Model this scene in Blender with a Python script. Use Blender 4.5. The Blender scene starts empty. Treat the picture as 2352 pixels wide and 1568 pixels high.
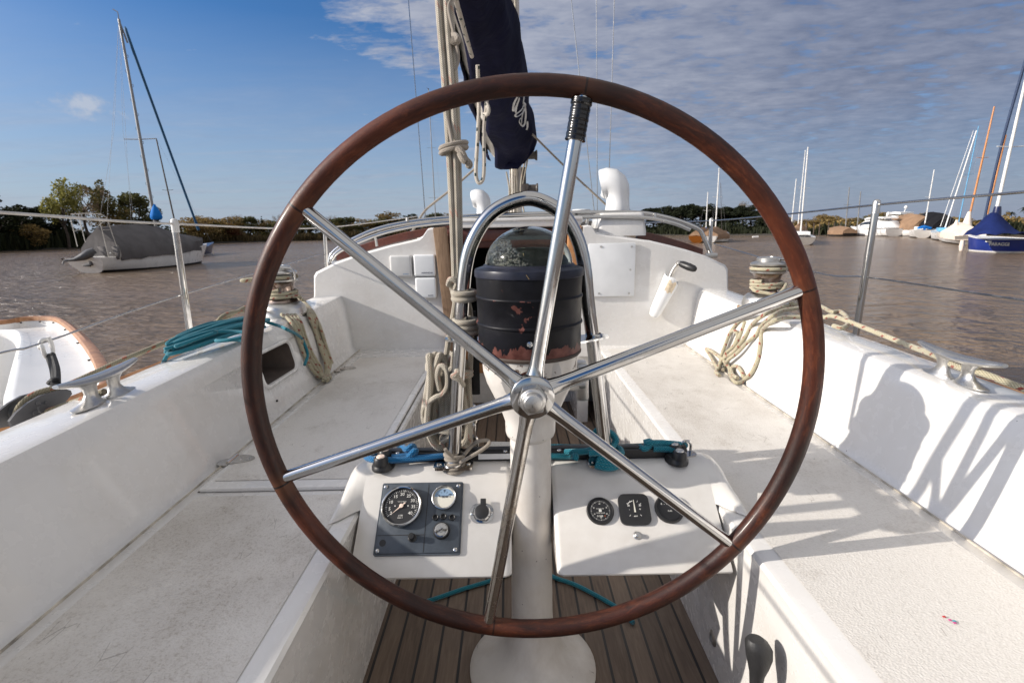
import bpy, bmesh, math, random
from mathutils import Vector, Matrix, Quaternion
random.seed(11)
SC = bpy.context.scene
COL = SC.collection
PI = math.pi
R_ = math.radians
V = Vector

# ------------------------------------------------------------------ survey
# Eye of the helmsman is the origin, X to starboard, Y to the bow, Z up.  The boat was surveyed from
# the photograph: a sight line is turned into a place by the surface (X, Y or Z plane) it lands on.
FOC, PITCH, ROLL = 1145.0, R_(12.5), R_(1.0)
WZ = -1.8                                   # water level
def sight(px, py):
    u, v = (px - 1176) / FOC, (784 - py) / FOC
    u, v = u * math.cos(ROLL) + v * math.sin(ROLL), -u * math.sin(ROLL) + v * math.cos(ROLL)
    return V((u, math.cos(PITCH) + v * math.sin(PITCH), -math.sin(PITCH) + v * math.cos(PITCH)))
def aY(px, py, y):
    r = sight(px, py); return r * (y / r.y)
def aZ(px, py, z):
    r = sight(px, py); return r * (z / r.z)
def aX(px, py, x):
    r = sight(px, py); return r * (x / r.x)
def aP(px, py, p0, n):
    r = sight(px, py); return r * (p0.dot(n) / r.dot(n))

# ------------------------------------------------------------------ mesh builder
def frame(z, x=None):
    z = V(z).normalized()
    if x is None: x = V((1, 0, 0)) if abs(z.x) < .9 else V((0, 1, 0))
    x = V(x); x = (x - z * x.dot(z)).normalized(); y = z.cross(x)
    return Matrix(((x.x, y.x, z.x), (x.y, y.y, z.y), (x.z, y.z, z.z)))
def at4(o, z=(0, 0, 1), x=None):
    m = frame(z, x).to_4x4(); m.translation = V(o); return m
def spline(pts, step=6):
    P = [V(p) for p in pts]
    if len(P) < 3: return P
    out = []
    Q = [P[0] * 2 - P[1]] + P + [P[-1] * 2 - P[-2]]
    for i in range(1, len(Q) - 2):
        a, b, c, d = Q[i - 1], Q[i], Q[i + 1], Q[i + 2]
        for k in range(step):
            t = k / step
            out.append(.5 * ((2 * b) + (c - a) * t + (2 * a - 5 * b + 4 * c - d) * t * t + (3 * b - a - 3 * c + d) * t ** 3))
    out.append(P[-1]); return out
class MB:
    def __init__(s): s.v = []; s.f = []; s.m = []; s.u = []; s.sm = []
    def face(s, idx, m=0, uv=None, smooth=True):
        s.f.append(tuple(idx)); s.m.append(m); s.u.append(uv); s.sm.append(smooth)
    def grid(s, rows, m=0, closed=False, uvs=None, smooth=True):
        b = len(s.v); n = len(rows[0])
        for r in rows: s.v.extend(V(p) for p in r)
        for i in range(len(rows) - 1):
            for j in range(n if closed else n - 1):
                k = (j + 1) % n
                uv = None
                if uvs: uv = [(j / n, uvs[i]), ((j + 1) / n, uvs[i]), ((j + 1) / n, uvs[i + 1]), (j / n, uvs[i + 1])]
                s.face((b + i * n + j, b + i * n + k, b + (i + 1) * n + k, b + (i + 1) * n + j), m, uv, smooth)
        return b
    def cap(s, pts, m=0, flip=False, smooth=False):
        b = len(s.v); s.v.extend(V(p) for p in pts); idx = list(range(b, b + len(pts)))
        s.face(idx[::-1] if flip else idx, m, None, smooth)
    def tube(s, pts, r, seg=10, m=0, caps=True, closed=False, ell=1.0):
        P = [V(p) for p in pts]; n = len(P)
        T = []
        for i in range(n):
            if closed: t = P[(i + 1) % n] - P[i - 1]
            else: t = P[min(i + 1, n - 1)] - P[max(i - 1, 0)]
            T.append(t.normalized() if t.length > 1e-9 else V((0, 0, 1)))
        x = frame(T[0]).col[0]
        rows = []; L = [0]
        for i in range(n):
            if i: L.append(L[-1] + (P[i] - P[i - 1]).length)
            x = (x - T[i] * x.dot(T[i]))
            x = x.normalized() if x.length > 1e-6 else frame(T[i]).col[0]
            y = T[i].cross(x)
            rr = r[i] if isinstance(r, (list, tuple)) else r
            rows.append([P[i] + (x * math.cos(2 * PI * k / seg) + y * math.sin(2 * PI * k / seg) * ell) * rr for k in range(seg)])
        if closed: rows.append(rows[0]); L.append(L[-1] + (P[0] - P[-1]).length)
        s.grid(rows, m, True, L)
        if caps and not closed:
            s.cap(rows[0], m, True); s.cap(rows[-1], m)
    def lathe(s, prof, M=None, seg=28, m=0, cap0=True, cap1=True):
        M = M or Matrix()
        rows = [[M @ V((r * math.cos(2 * PI * k / seg), r * math.sin(2 * PI * k / seg), z)) for k in range(seg)] for r, z in prof]
        s.grid(rows, m, True, [p[1] for p in prof])
        if cap0 and prof[0][0] > 1e-5: s.cap(rows[0], m, True)
        if cap1 and prof[-1][0] > 1e-5: s.cap(rows[-1], m)
    def prism(s, poly, h, M=None, m=0, z0=0.0, smooth=False):
        M = M or Matrix()
        a = [M @ V((x, y, z0)) for x, y in poly]; b = [M @ V((x, y, z0 + h)) for x, y in poly]
        s.cap(a, m, True); s.cap(b, m)
        s.grid([a, b], m, True, smooth=smooth)
    def rbox(s, c, size, r=.005, M=None, m=0, seg=2):
        bm = bmesh.new(); bmesh.ops.create_cube(bm, size=1)
        for v in bm.verts: v.co = V((v.co.x * size[0], v.co.y * size[1], v.co.z * size[2]))
        if r > 0: bmesh.ops.bevel(bm, geom=bm.edges[:], offset=min(r, min(size) * .49), segments=seg, profile=.6, affect='EDGES')
        s.bm(bm, (M or Matrix()) @ Matrix.Translation(V(c)), m)
    def bm(s, bm, M=None, m=0, smooth=True):
        b = len(s.v); M = M or Matrix(); bm.verts.index_update()
        for v in bm.verts: s.v.append(M @ v.co)
        for f in bm.faces: s.face([b + v.index for v in f.verts], m, None, smooth)
        bm.free()
    def sphere(s, c, r, m=0, seg=14, sc=(1, 1, 1)):
        n = seg // 2; rows = []
        for i in range(n + 1):
            a = PI * i / n - PI / 2
            rr = max(math.cos(a), 1e-4)
            rows.append([V(c) + V((r * sc[0] * rr * math.cos(2 * PI * k / seg), r * sc[1] * rr * math.sin(2 * PI * k / seg), r * sc[2] * math.sin(a))) for k in range(seg)])
        s.grid(rows, m, True)
    def build(s, name, mat, parent=None, bevel=0, auto=40):
        me = bpy.data.meshes.new(name); me.from_pydata([tuple(v) for v in s.v], [], s.f)
        for mm in (mat if isinstance(mat, (list, tuple)) else [mat]): me.materials.append(mm)
        uv = me.uv_layers.new(name='UVMap').data
        for p, mi, u, sm in zip(me.polygons, s.m, s.u, s.sm):
            p.material_index = mi; p.use_smooth = sm
            if u:
                for k, li in enumerate(p.loop_indices): uv[li].uv = u[k]
        me.update()
        if auto: 
            try: me.set_sharp_from_angle(angle=R_(auto))
            except Exception: pass
        o = bpy.data.objects.new(name, me); COL.objects.link(o)
        if parent is not None: child(o, parent)
        if bevel:
            b = o.modifiers.new('edge', 'BEVEL'); b.width = bevel; b.segments = 2; b.limit_method = 'ANGLE'; b.angle_limit = R_(40)
            b.harden_normals = False
        return o
def child(o, p):
    o.parent = p
    if p.type == 'EMPTY': o.matrix_parent_inverse = Matrix.Translation(-p.location)
def tag(o, label, cat, group=None, kind=None):
    o['label'] = label; o['category'] = cat
    if group: o['group'] = group
    if kind: o['kind'] = kind
    return o
def thing(name, label, cat, loc, group=None):
    o = bpy.data.objects.new(name, None); COL.objects.link(o); o.location = V(loc); o.empty_display_size = .05
    return tag(o, label, cat, group)
def structure(o): o['kind'] = 'structure'; return o
def copy_tree(o, parent=None):
    c = o.copy(); COL.objects.link(c)
    if parent is not None: c.parent = parent
    for ch in [k for k in bpy.data.objects if k.parent == o]: copy_tree(ch, c)
    return c
def text_mesh(s, txt, M, size, m=0, depth=.0004, align='CENTER', shear=0, bold=0):
    cu = bpy.data.curves.new('lettering', 'FONT'); cu.body = txt; cu.size = size; cu.align_x = align; cu.align_y = 'CENTER'; cu.extrude = depth; cu.shear = shear
    cu.resolution_u = 3; cu.offset = bold
    ob = bpy.data.objects.new('lettering', cu); COL.objects.link(ob)
    dg = bpy.context.evaluated_depsgraph_get(); me = bpy.data.meshes.new_from_object(ob.evaluated_get(dg))
    b = len(s.v)
    for v in me.vertices: s.v.append(M @ v.co)
    for p in me.polygons: s.face([b + i for i in p.vertices], m, None, False)
    bpy.data.objects.remove(ob); bpy.data.curves.remove(cu); bpy.data.meshes.remove(me)
def ring(o, z, r, n=24, x=None, a0=0, a1=2 * PI):
    f = frame(z, x); return [V(o) + f @ V((r * math.cos(a0 + (a1 - a0) * k / n), r * math.sin(a0 + (a1 - a0) * k / n), 0)) for k in range(n)]
def rrect(w, h, r, n=5):
    out = []
    for cx, cy, a in ((w / 2 - r, h / 2 - r, 0), (-w / 2 + r, h / 2 - r, PI / 2), (-w / 2 + r, -h / 2 + r, PI), (w / 2 - r, -h / 2 + r, 1.5 * PI)):
        for k in range(n + 1): out.append((cx + r * math.cos(a + k / n * PI / 2), cy + r * math.sin(a + k / n * PI / 2)))
    return out

# ------------------------------------------------------------------ materials
class G:                                     # tiny node-graph writer
    def __init__(s, name):
        s.mat = bpy.data.materials.new(name); s.mat.use_nodes = True
        s.nt = s.mat.node_tree; s.b = s.nt.nodes['Principled BSDF']
    def n(s, t, **k):
        o = s.nt.nodes.new(t)
        for a, b in k.items():
            if a.startswith('i_'):
                key = a[2:]; key = int(key) if key.isdigit() else key
                s.put(o.inputs[key], b)
            else: setattr(o, a, b)
        return o
    def put(s, sock, val):
        if isinstance(val, bpy.types.NodeSocket): s.nt.links.new(val, sock)
        elif isinstance(val, bpy.types.Node): s.nt.links.new(val.outputs[0], sock)
        else:
            if hasattr(sock.default_value, '__len__') and len(sock.default_value) == 4 and len(val) == 3: val = (*val, 1)
            sock.default_value = val
    def obj(s): return s.n('ShaderNodeTexCoord').outputs['Object']
    def uv(s): return s.n('ShaderNodeTexCoord').outputs['UV']
    def map(s, vec, scale=(1, 1, 1), loc=(0, 0, 0), rot=(0, 0, 0)):
        m = s.n('ShaderNodeMapping'); s.put(m.inputs['Vector'], vec); m.inputs['Scale'].default_value = scale
        m.inputs['Location'].default_value = loc; m.inputs['Rotation'].default_value = rot; return m.outputs[0]
    def noise(s, vec, scale, detail=4, rough=.55, dist=0, out='Fac'):
        o = s.n('ShaderNodeTexNoise'); s.put(o.inputs['Vector'], vec); o.inputs['Scale'].default_value = scale
        o.inputs['Detail'].default_value = detail; o.inputs['Roughness'].default_value = rough; o.inputs['Distortion'].default_value = dist
        return o.outputs[0 if out == 'Fac' else 1]
    def voro(s, vec, scale, feature='F1', out=0):
        o = s.n('ShaderNodeTexVoronoi', feature=feature); s.put(o.inputs['Vector'], vec); o.inputs['Scale'].default_value = scale; return o.outputs[out]
    def ramp(s, fac, *stops, interp='LINEAR'):
        o = s.n('ShaderNodeValToRGB'); s.put(o.inputs[0], fac); cr = o.color_ramp; cr.interpolation = interp
        while len(cr.elements) < len(stops): cr.elements.new(.5)
        for e, (p, c) in zip(cr.elements, stops):
            e.position = p; e.color = (c, c, c, 1) if not hasattr(c, '__len__') else (*c, 1) if len(c) == 3 else c
        return o.outputs[0]
    def math(s, op, a, b=None, clamp=False):
        o = s.n('ShaderNodeMath', operation=op, use_clamp=clamp); s.put(o.inputs[0], a)
        if b is not None: s.put(o.inputs[1], b)
        return o.outputs[0]
    def mix(s, fac, a, b, mode='MIX'):
        o = s.n('ShaderNodeMix', data_type='RGBA', blend_type=mode); s.put(o.inputs[0], fac); s.put(o.inputs[6], a); s.put(o.inputs[7], b); return o.outputs[2]
    def sep(s, vec):
        o = s.n('ShaderNodeSeparateXYZ'); s.put(o.inputs[0], vec); return o.outputs
    def comb(s, x, y, z):
        o = s.n('ShaderNodeCombineXYZ')
        for i, q in enumerate((x, y, z)): s.put(o.inputs[i], q)
        return o.outputs[0]
    def bump(s, h, strength=.3, dist=.002, base=None):
        o = s.n('ShaderNodeBump'); s.put(o.inputs['Height'], h); o.inputs['Strength'].default_value = strength; o.inputs['Distance'].default_value = dist
        if base is not None: s.put(o.inputs['Normal'], base)
        return o.outputs[0]
    def set(s, **k):
        al = dict(color='Base Color', rough='Roughness', metal='Metallic', normal='Normal', coat='Coat Weight', spec='Specular IOR Level', trans='Transmission Weight', ior='IOR', alpha='Alpha', sheen='Sheen Weight', coat_rough='Coat Roughness')
        for a, b in k.items(): s.put(s.b.inputs[al[a]], b)
        return s.mat

def plain(name, col, rough=.5, metal=0, var=.12, scale=18, bump=0, bscale=60, bdist=.001, coat=0, spec=.5):
    g = G(name); o = g.obj(); nz = g.noise(o, scale, 4)
    c1 = tuple(max(0, x * (1 - var)) for x in col); c2 = tuple(min(1, x * (1 + var)) for x in col)
    g.set(color=g.ramp(nz, (.3, c1), (.7, c2)), rough=g.ramp(g.noise(o, scale * 2.3, 3), (.3, max(0, rough - .07)), (.7, min(1, rough + .07))), metal=metal, coat=coat, spec=spec)
    if bump: g.set(normal=g.bump(g.noise(o, bscale, 3), bump, bdist))
    return g.mat

def gelcoat(name, base, grime, amount=.5, rough=.22):
    g = G(name); o = g.obj()
    big = g.ramp(g.noise(g.map(o, (1, 1, 2.2)), 3.2, 7, .62), (.48, 0), (.75, 1))
    streak = g.ramp(g.noise(g.map(o, (5, 5, .5)), 5, 4, .5), (.45, 0), (.95, 1))
    dots = g.math('LESS_THAN', g.voro(o, 19), .036)
    keep = g.math('GREATER_THAN', g.noise(o, 6.1, 2), .60)
    spots = g.math('MULTIPLY', dots, keep)
    dirt = g.math('MULTIPLY', g.math('ADD', g.math('MULTIPLY', big, .55), g.math('MULTIPLY', streak, .3)), amount, True)
    c = g.mix(dirt, base, grime); c = g.mix(g.math('MULTIPLY', spots, .75), c, (.06, .05, .045))
    g.set(color=c, rough=g.ramp(g.noise(o, 26, 4), (.3, rough - .05), (.75, rough + .14)), coat=.4,
          normal=g.bump(g.noise(o, 5, 2), .12, .004))
    return g.mat

def nonskid():
    g = G('nonskid_gelcoat'); o = g.obj()
    cells = g.voro(g.map(o, (1, 1.25, 1)), 260); fine = g.noise(o, 330, 3)
    h = g.math('ADD', g.math('MULTIPLY', cells, .8), g.math('MULTIPLY', fine, .6))
    d1 = g.ramp(g.noise(g.map(o, (1, .75, 1), rot=(0, 0, .5)), 2.6, 8, .66), (.47, 0), (.74, 1))
    d2 = g.ramp(g.noise(g.map(o, (1, 1, 1), rot=(0, 0, -.6)), 9, 6, .7), (.57, 0), (.8, 1))
    pits = g.ramp(g.noise(o, 210, 4, .7), (.5, 0), (.66, 1))
    wear = g.math('ADD', g.math('MULTIPLY', d1, .55), g.math('MULTIPLY', d2, .55))
    wear = g.math('ADD', g.math('MULTIPLY', wear, .85), g.math('MULTIPLY', g.math('MULTIPLY', pits, g.math('ADD', wear, .3)), .6), True)
    scr = g.math('LESS_THAN', g.voro(g.map(o, (1, .3, 1), rot=(0, 0, .7)), 34, 'DISTANCE_TO_EDGE'), .012)
    scr = g.math('MULTIPLY', scr, g.math('GREATER_THAN', g.noise(o, 11, 3), .63))
    c = g.mix(wear, (.655, .625, .58), (.285, .24, .19)); c = g.mix(g.math('MULTIPLY', scr, .5), c, (.16, .14, .12))
    return g.set(color=c, rough=.62, spec=.3, normal=g.bump(h, .55, .0016))

def teak_sole():
    g = G('teak_planks'); o = g.obj(); x, y, z = g.sep(o)[:]
    p = g.math('DIVIDE', g.math('ADD', x, 5.03), .052); fr = g.math('FRACT', p); pid = g.math('FLOOR', p)
    edge = g.math('ABSOLUTE', g.math('SUBTRACT', fr, .5)); caulk = g.math('GREATER_THAN', edge, .437)
    v = g.comb(g.math('MULTIPLY', x, 30), g.math('MULTIPLY', y, 2.2), g.math('MULTIPLY', pid, 7.3))
    grain = g.noise(v, 4.5, 7, .65, .6); blot = g.noise(g.comb(x, y, pid), 7, 4)
    wn = g.n('ShaderNodeTexWhiteNoise', noise_dimensions='1D'); g.put(wn.inputs['W'], pid)
    col = g.ramp(grain, (.25, (.058, .040, .029)), (.5, (.140, .098, .070)), (.8, (.26, .195, .14)))
    col = g.mix(g.math('MULTIPLY', g.ramp(blot, (.45, 0), (.75, 1)), .55), col, (.10, .075, .06))
    col = g.mix(.35, col, g.mix(wn.outputs[0], (.07, .05, .037), (.235, .178, .132)))
    col = g.mix(caulk, col, (.012, .011, .011))
    h = g.math('SUBTRACT', g.math('MULTIPLY', grain, .5), g.math('MULTIPLY', caulk, .8))
    return g.set(color=col, rough=g.mix(caulk, (.66,) * 3, (.5,) * 3), normal=g.bump(h, .5, .0018))

def wood(name, dark, mid, light, rough=.3, coat=.4, along='UV', scale=(9, 26, 1), knots=.3, spec=.5, joints=False):
    g = G(name); v = g.uv() if along == 'UV' else g.obj()
    gr = g.noise(g.map(v, scale), 3.0, 8, .62, 1.1)
    fine = g.noise(g.map(v, tuple(q * 5 for q in scale)), 4.0, 4, .6)
    blot = g.noise(g.obj(), 8, 5, .6)
    f = g.math('ADD', g.math('MULTIPLY', gr, .7), g.math('MULTIPLY', fine, .3))
    c = g.ramp(f, (.28, dark), (.5, mid), (.74, light))
    c = g.mix(g.math('MULTIPLY', g.ramp(blot, (.5, 0), (.68, 1)), knots), c, tuple(q * .35 for q in dark))
    c = g.mix(g.math('MULTIPLY', g.ramp(g.noise(g.obj(), 13, 6, .7), (.6, 0), (.72, 1)), knots * .8), c, tuple(q * 1.25 for q in light))
    if joints:                                # scarf joints by each spoke, varnish worn golden round them; big tonal drift round the rim
        arc = g.sep(g.uv())[1]; t = g.math('FRACT', g.math('ADD', g.math('MULTIPLY', arc, 6 / (2 * PI * .5)), 2 / 3 + .5)); dj = g.math('ABSOLUTE', g.math('SUBTRACT', t, .5))
        c = g.mix(g.math('MULTIPLY', g.ramp(dj, (.0, 1), (.07, 0)), g.math('MULTIPLY', g.ramp(blot, (.35, 0), (.6, 1)), .6)), c, (.17, .062, .024)); c = g.mix(g.math('LESS_THAN', dj, .0035), c, (.006, .003, .002))
        drift = g.noise(g.map(g.obj(), (1, 1, 1), loc=(.3, 0, .7)), 3.2, 3); c = g.mix(g.math('MULTIPLY', g.ramp(drift, (.42, 0), (.62, 1)), .7), c, (.012, .0045, .0035)); c = g.mix(g.math('MULTIPLY', g.ramp(drift, (.30, 1), (.46, 0)), .45), c, (.13, .030, .011))
        chip = g.math('GREATER_THAN', g.noise(g.map(v, (40, 130, 1)), 3, 3, .6), .735); c = g.mix(g.math('MULTIPLY', chip, .5), c, (.34, .19, .10))
    return g.set(color=c, spec=spec, rough=g.ramp(fine, (.3, rough), (.8, min(1, rough + .3))), coat=coat, coat_rough=.18, normal=g.bump(f, .35, .0012))

def steel(name, col=(.50, .495, .485), rough=.09, wear=.22, tarn=(.30, .25, .19), amt=.25):
    g = G(name); o = g.obj()
    sm = g.ramp(g.noise(o, 14, 7, .7), (.5, 0), (.72, 1)); sc = g.noise(g.map(o, (60, 60, 60)), 9, 3, .7)
    g.set(color=g.mix(g.math('MULTIPLY', sm, amt), col, tarn), metal=1.0,
          rough=g.math('ADD', g.math('MULTIPLY', sm, wear), g.math('MULTIPLY', sc, rough * 2)), normal=g.bump(g.noise(o, 160, 2), .035, .0006))
    return g.mat

def rope_mat(name, base, dark, fleck=None, pitch=.022, period=.05, tw=2, frac=.2, fade=.35):
    # braid runs in the rope's own UV: u round the rope, v metres along it
    g = G(name); u, v, _ = g.sep(g.uv())[:]
    a = g.math('ADD', g.math('MULTIPLY', u, 8), g.math('DIVIDE', v, pitch / 2)); b = g.math('SUBTRACT', g.math('MULTIPLY', u, 8), g.math('DIVIDE', v, pitch / 2))
    wa = g.math('ABSOLUTE', g.math('SINE', g.math('MULTIPLY', a, PI))); wb = g.math('ABSOLUTE', g.math('SINE', g.math('MULTIPLY', b, PI)))
    h = g.math('MULTIPLY', wa, wb)
    nz = g.noise(g.obj(), 24, 5, .65)
    c = g.mix(g.ramp(h, (.0, 1), (.35, 0)), base, dark)
    c = g.mix(g.math('MULTIPLY', g.ramp(nz, (.42, 0), (.72, 1)), fade), c, dark)
    if fleck:
        q = g.math('ADD', g.math('DIVIDE', v, period), g.math('MULTIPLY', u, tw)); fq = g.math('FRACT', q)
        side = g.math('LESS_THAN', g.math('FRACT', g.math('ADD', g.math('MULTIPLY', u, 2), g.math('MULTIPLY', g.math('FLOOR', q), .37))), .42)
        k = g.math('MULTIPLY', g.math('LESS_THAN', fq, frac), side); c = g.mix(k, c, fleck)
    hair = g.noise(g.obj(), 700, 2)
    return g.set(color=c, rough=.85, spec=.2, sheen=.25, normal=g.bump(g.math('ADD', h, g.math('MULTIPLY', hair, .5)), .7, .0018))

def canvas(name, col, var=.25, rough=.85, wr=.5, scale=1.0, wd=.05):
    g = G(name); o = g.obj()
    nz = g.noise(o, 3 * scale, 6, .6); wv = g.noise(o, 90 * scale, 3)
    c = g.ramp(nz, (.3, tuple(q * (1 - var) for q in col)), (.7, tuple(min(1, q * (1 + var)) for q in col)))
    w = g.noise(g.map(o, (1, 1, .35)), 2.4 * scale, 5, .55, 1.2)
    return g.set(color=c, rough=rough, spec=.12, normal=g.bump(w, wr, wd))

def drum_paint():
    g = G('worn_navy_paint'); o = g.obj(); z = g.sep(o)[2]
    low = g.math('MAXIMUM', g.math('MULTIPLY', g.math('SUBTRACT', -.203, z), 16), -.03)
    f = g.math('ADD', g.math('ADD', g.math('MULTIPLY', g.noise(g.map(o, (1, 1, .8), loc=(.21, .4, .13)), 14, 7, .62, .4), 2.0), -.5), low)
    for zb in (-.126, -.178):
        band = g.math('MULTIPLY', g.math('SUBTRACT', .0045, g.math('ABSOLUTE', g.math('SUBTRACT', z, zb))), 22)
        f = g.math('ADD', f, g.math('MAXIMUM', band, 0))
    msk = g.ramp(f, (.69, 0), (.71, 1))
    cop = g.ramp(g.noise(o, 60, 5), (.3, (.085, .030, .026)), (.7, (.20, .085, .070)))
    nav = g.ramp(g.noise(o, 22, 4), (.3, (.0045, .0045, .0060)), (.7, (.0095, .0098, .0135)))
    return g.set(color=g.mix(msk, nav, cop), spec=.16, rough=g.ramp(g.noise(o, 30, 4), (.3, .34), (.7, .52)), coat=0,
                 normal=g.bump(g.math('ADD', g.math('MULTIPLY', g.noise(o, 40, 4), .3), g.math('MULTIPLY', msk, -.5)), .35, .001))

MT = {}
MT['gel'] = gelcoat('white_gelcoat', (.70, .685, .66), (.50, .455, .40), .6)
MT['gel_old'] = gelcoat('aged_white_gelcoat', (.66, .64, .605), (.40, .35, .30), .75, .34)
MT['nonskid'] = nonskid()
def pedestal_paint():
    g = G('chipped_pedestal_paint'); o = g.obj(); z = g.sep(o)[2]
    foot = g.math('MULTIPLY', g.math('SUBTRACT', -.94, z), 4.5, True); neck = g.math('MULTIPLY', g.math('SUBTRACT', .03, g.math('ABSOLUTE', g.math('ADD', z, .262))), 9, True)
    chip = g.math('ADD', g.math('ADD', g.noise(o, 46, 6, .7), g.math('MULTIPLY', foot, .13)), g.math('MULTIPLY', neck, .5))
    m_ = g.ramp(chip, (.70, 0), (.72, 1)); grime = g.ramp(g.noise(g.map(o, (1, 1, .5)), 13, 6, .66), (.45, 0), (.75, 1))
    c = g.mix(g.math('MULTIPLY', grime, .45), (.64, .61, .57), (.36, .30, .245)); c = g.mix(m_, c, g.mix(g.noise(o, 90, 3), (.05, .035, .028), (.20, .13, .10)))
    dots = g.math('MULTIPLY', g.math('LESS_THAN', g.voro(o, 42), .06), g.math('GREATER_THAN', g.noise(o, 9, 2), .52)); c = g.mix(g.math('MULTIPLY', dots, .8), c, (.05, .04, .035))
    return g.set(color=c, rough=.36, normal=g.bump(g.math('ADD', g.math('MULTIPLY', m_, -1), g.math('MULTIPLY', g.noise(o, 18, 3), .5)), .3, .0012))
MT['pedpaint'] = pedestal_paint()
MT['teak'] = teak_sole()
MT['sealant'] = plain('grubby_sealant', (.40, .36, .30), .8, var=.5, scale=25)
MT['rim'] = wood('varnished_mahogany', (.010, .0034, .0024), (.046, .0110, .0052), (.150, .042, .015), .40, .12, 'UV', (5, 9, 1), .75, .28, True)
MT['rail'] = wood('red_brown_varnish', (.05, .013, .008), (.11, .028, .015), (.18, .055, .03), .3, .4, 'OBJ', (30, 4, 30), .3)
MT['teakpost'] = wood('weathered_teak', (.12, .07, .04), (.24, .15, .09), (.36, .25, .16), .7, 0, 'OBJ', (40, 40, 3), .4)
MT['pinewood'] = wood('varnished_cap_wood', (.17, .07, .028), (.34, .16, .07), (.50, .29, .15), .45, .15, 'OBJ', (5, 5, 5), .35)
MT['orangewood'] = wood('orange_teak_trim', (.22, .085, .03), (.42, .19, .07), (.60, .33, .15), .45, .15, 'OBJ', (5, 5, 5), .2)
MT['steel'] = steel('polished_stainless')
MT['steel_old'] = steel('stained_stainless', (.60, .58, .55), .14, .3, (.24, .17, .10), .75)
MT['alu'] = steel('dull_aluminium', (.56, .55, .53), .36, .2, (.36, .33, .29), .5)
MT['bronze'] = steel('brown_winch_drum', (.30, .24, .21), .2, .2, (.18, .13, .1), .6)
MT['stay'] = plain('thin_grey_stay', (.22, .225, .24), .6)
MT['wire'] = steel('galvanised_wire', (.50, .49, .47), .22, .2, (.3, .28, .25), .4)
MT['wirecoat'] = plain('white_coated_wire', (.52, .50, .47), .5)
MT['black'] = plain('black_plastic', (.014, .014, .015), .42, bump=.15, bscale=240, bdist=.0006)
MT['grip'] = plain('pebbled_black_rubber', (.018, .018, .019), .5, bump=.6, bscale=420, bdist=.001)
MT['tape'] = plain('black_tape', (.006, .006, .007), .22)
MT['grey_pl'] = plain('grey_plastic', (.075, .075, .08), .5, bump=.15, bscale=160)
MT['panel'] = plain('slate_blue_panel', (.055, .068, .085), .42, var=.25, scale=30)
MT['whitepl'] = plain('white_plastic', (.74, .75, .755), .38, var=.05, scale=12)
MT['whitepl2'] = plain('greyed_white_plastic', (.60, .595, .58), .45, var=.08, scale=16)
MT['cream'] = plain('yellowed_plastic', (.66, .55, .40), .6, var=.3, scale=60)
MT['dial'] = plain('black_dial', (.012, .012, .014), .5)
MT['dialw'] = plain('cream_dial', (.62, .60, .52), .4, var=.06)
MT['ink'] = plain('white_ink', (.72, .71, .67), .5, var=.03)
MT['inkd'] = plain('dark_ink', (.03, .035, .06), .5)
MT['inkb'] = plain('blue_ink', (.20, .30, .42), .5)
MT['needle'] = plain('pale_needle', (.78, .62, .52), .5, var=.05)
MT['rednum'] = plain('rust_ink', (.35, .09, .04), .6)
MT['navy'] = canvas('navy_sail_cover', (.0050, .0060, .024), .3, .85, .55, 1.6, .03)
MT['sail'] = canvas('white_sailcloth', (.66, .63, .57), .1, .8, .5, 2, .02)
MT['greycanvas'] = canvas('grey_tarpaulin', (.120, .113, .112), .2, .85, .5, .5, .08)
MT['tan'] = canvas('tan_tarpaulin', (.235, .150, .095), .18, .85, .6, .5, .1)
MT['ivory'] = canvas('ivory_canvas', (.70, .61, .52), .1, .8, .4, .5, .08)
MT['bluecanvas'] = canvas('blue_canvas', (.010, .020, .095), .25, .8, .5, .5, .08)
MT['skyblue'] = canvas('bright_blue_canvas', (.010, .16, .52), .2, .7, .5, .8, .05)
MT['blackcanvas'] = canvas('black_canvas', (.010, .010, .012), .3, .8, .5, .5, .08)
MT['rope'] = rope_mat('cream_braid', (.56, .51, .42), (.20, .17, .125), (.43, .27, .21), .011, .095, .8, .10, .55)
MT['rope_red'] = rope_mat('fleck_braid', (.50, .455, .32), (.21, .18, .115), (.25, .06, .04), .014, .042, .7, .20, .4)
MT['rope_old'] = rope_mat('old_sheet_braid', (.34, .30, .20), (.125, .105, .065), (.30, .085, .035), .015, .05, .7, .30, .4)
MT['rope_dot'] = rope_mat('dotted_line', (.62, .57, .49), (.34, .30, .25), (.02, .035, .03), .012, .07, .0, .22, .2)
MT['teal'] = rope_mat('teal_cord', (.018, .225, .29), (.005, .085, .125), None, .012, fade=.3)
MT['blue_rope'] = rope_mat('blue_braid', (.010, .155, .36), (.003, .05, .13), None, .012, fade=.35)
MT['cord'] = rope_mat('grey_lashing', (.40, .35, .29), (.21, .18, .145), None, .008, fade=.3)
MT['blackcord'] = plain('black_webbing', (.006, .006, .006), .8, bump=.5, bscale=300)
MT['drum'] = drum_paint()
MT['drumcap'] = plain('navy_cap_paint', (.016, .018, .030), .35, var=.3, scale=40, spec=.25)
MT['brass'] = steel('old_brass', (.60, .44, .22), .15, .2, (.25, .17, .08), .5)
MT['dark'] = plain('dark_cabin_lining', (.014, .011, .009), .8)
MT['cubby'] = plain('brown_locker_lining', (.060, .043, .034), .75, var=.35, scale=9)
MT['mastpaint'] = plain('cream_mast_paint', (.58, .54, .48), .4, var=.15, scale=9)
MT['bwhite'] = plain('boat_white', (.76, .75, .73), .3, var=.06, scale=1.5)
MT['bgrey'] = plain('boat_grey', (.40, .40, .41), .35, var=.1, scale=1.5)
MT['bblue'] = plain('boat_royal_blue', (.012, .030, .19), .35, var=.12, scale=1.2)
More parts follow.
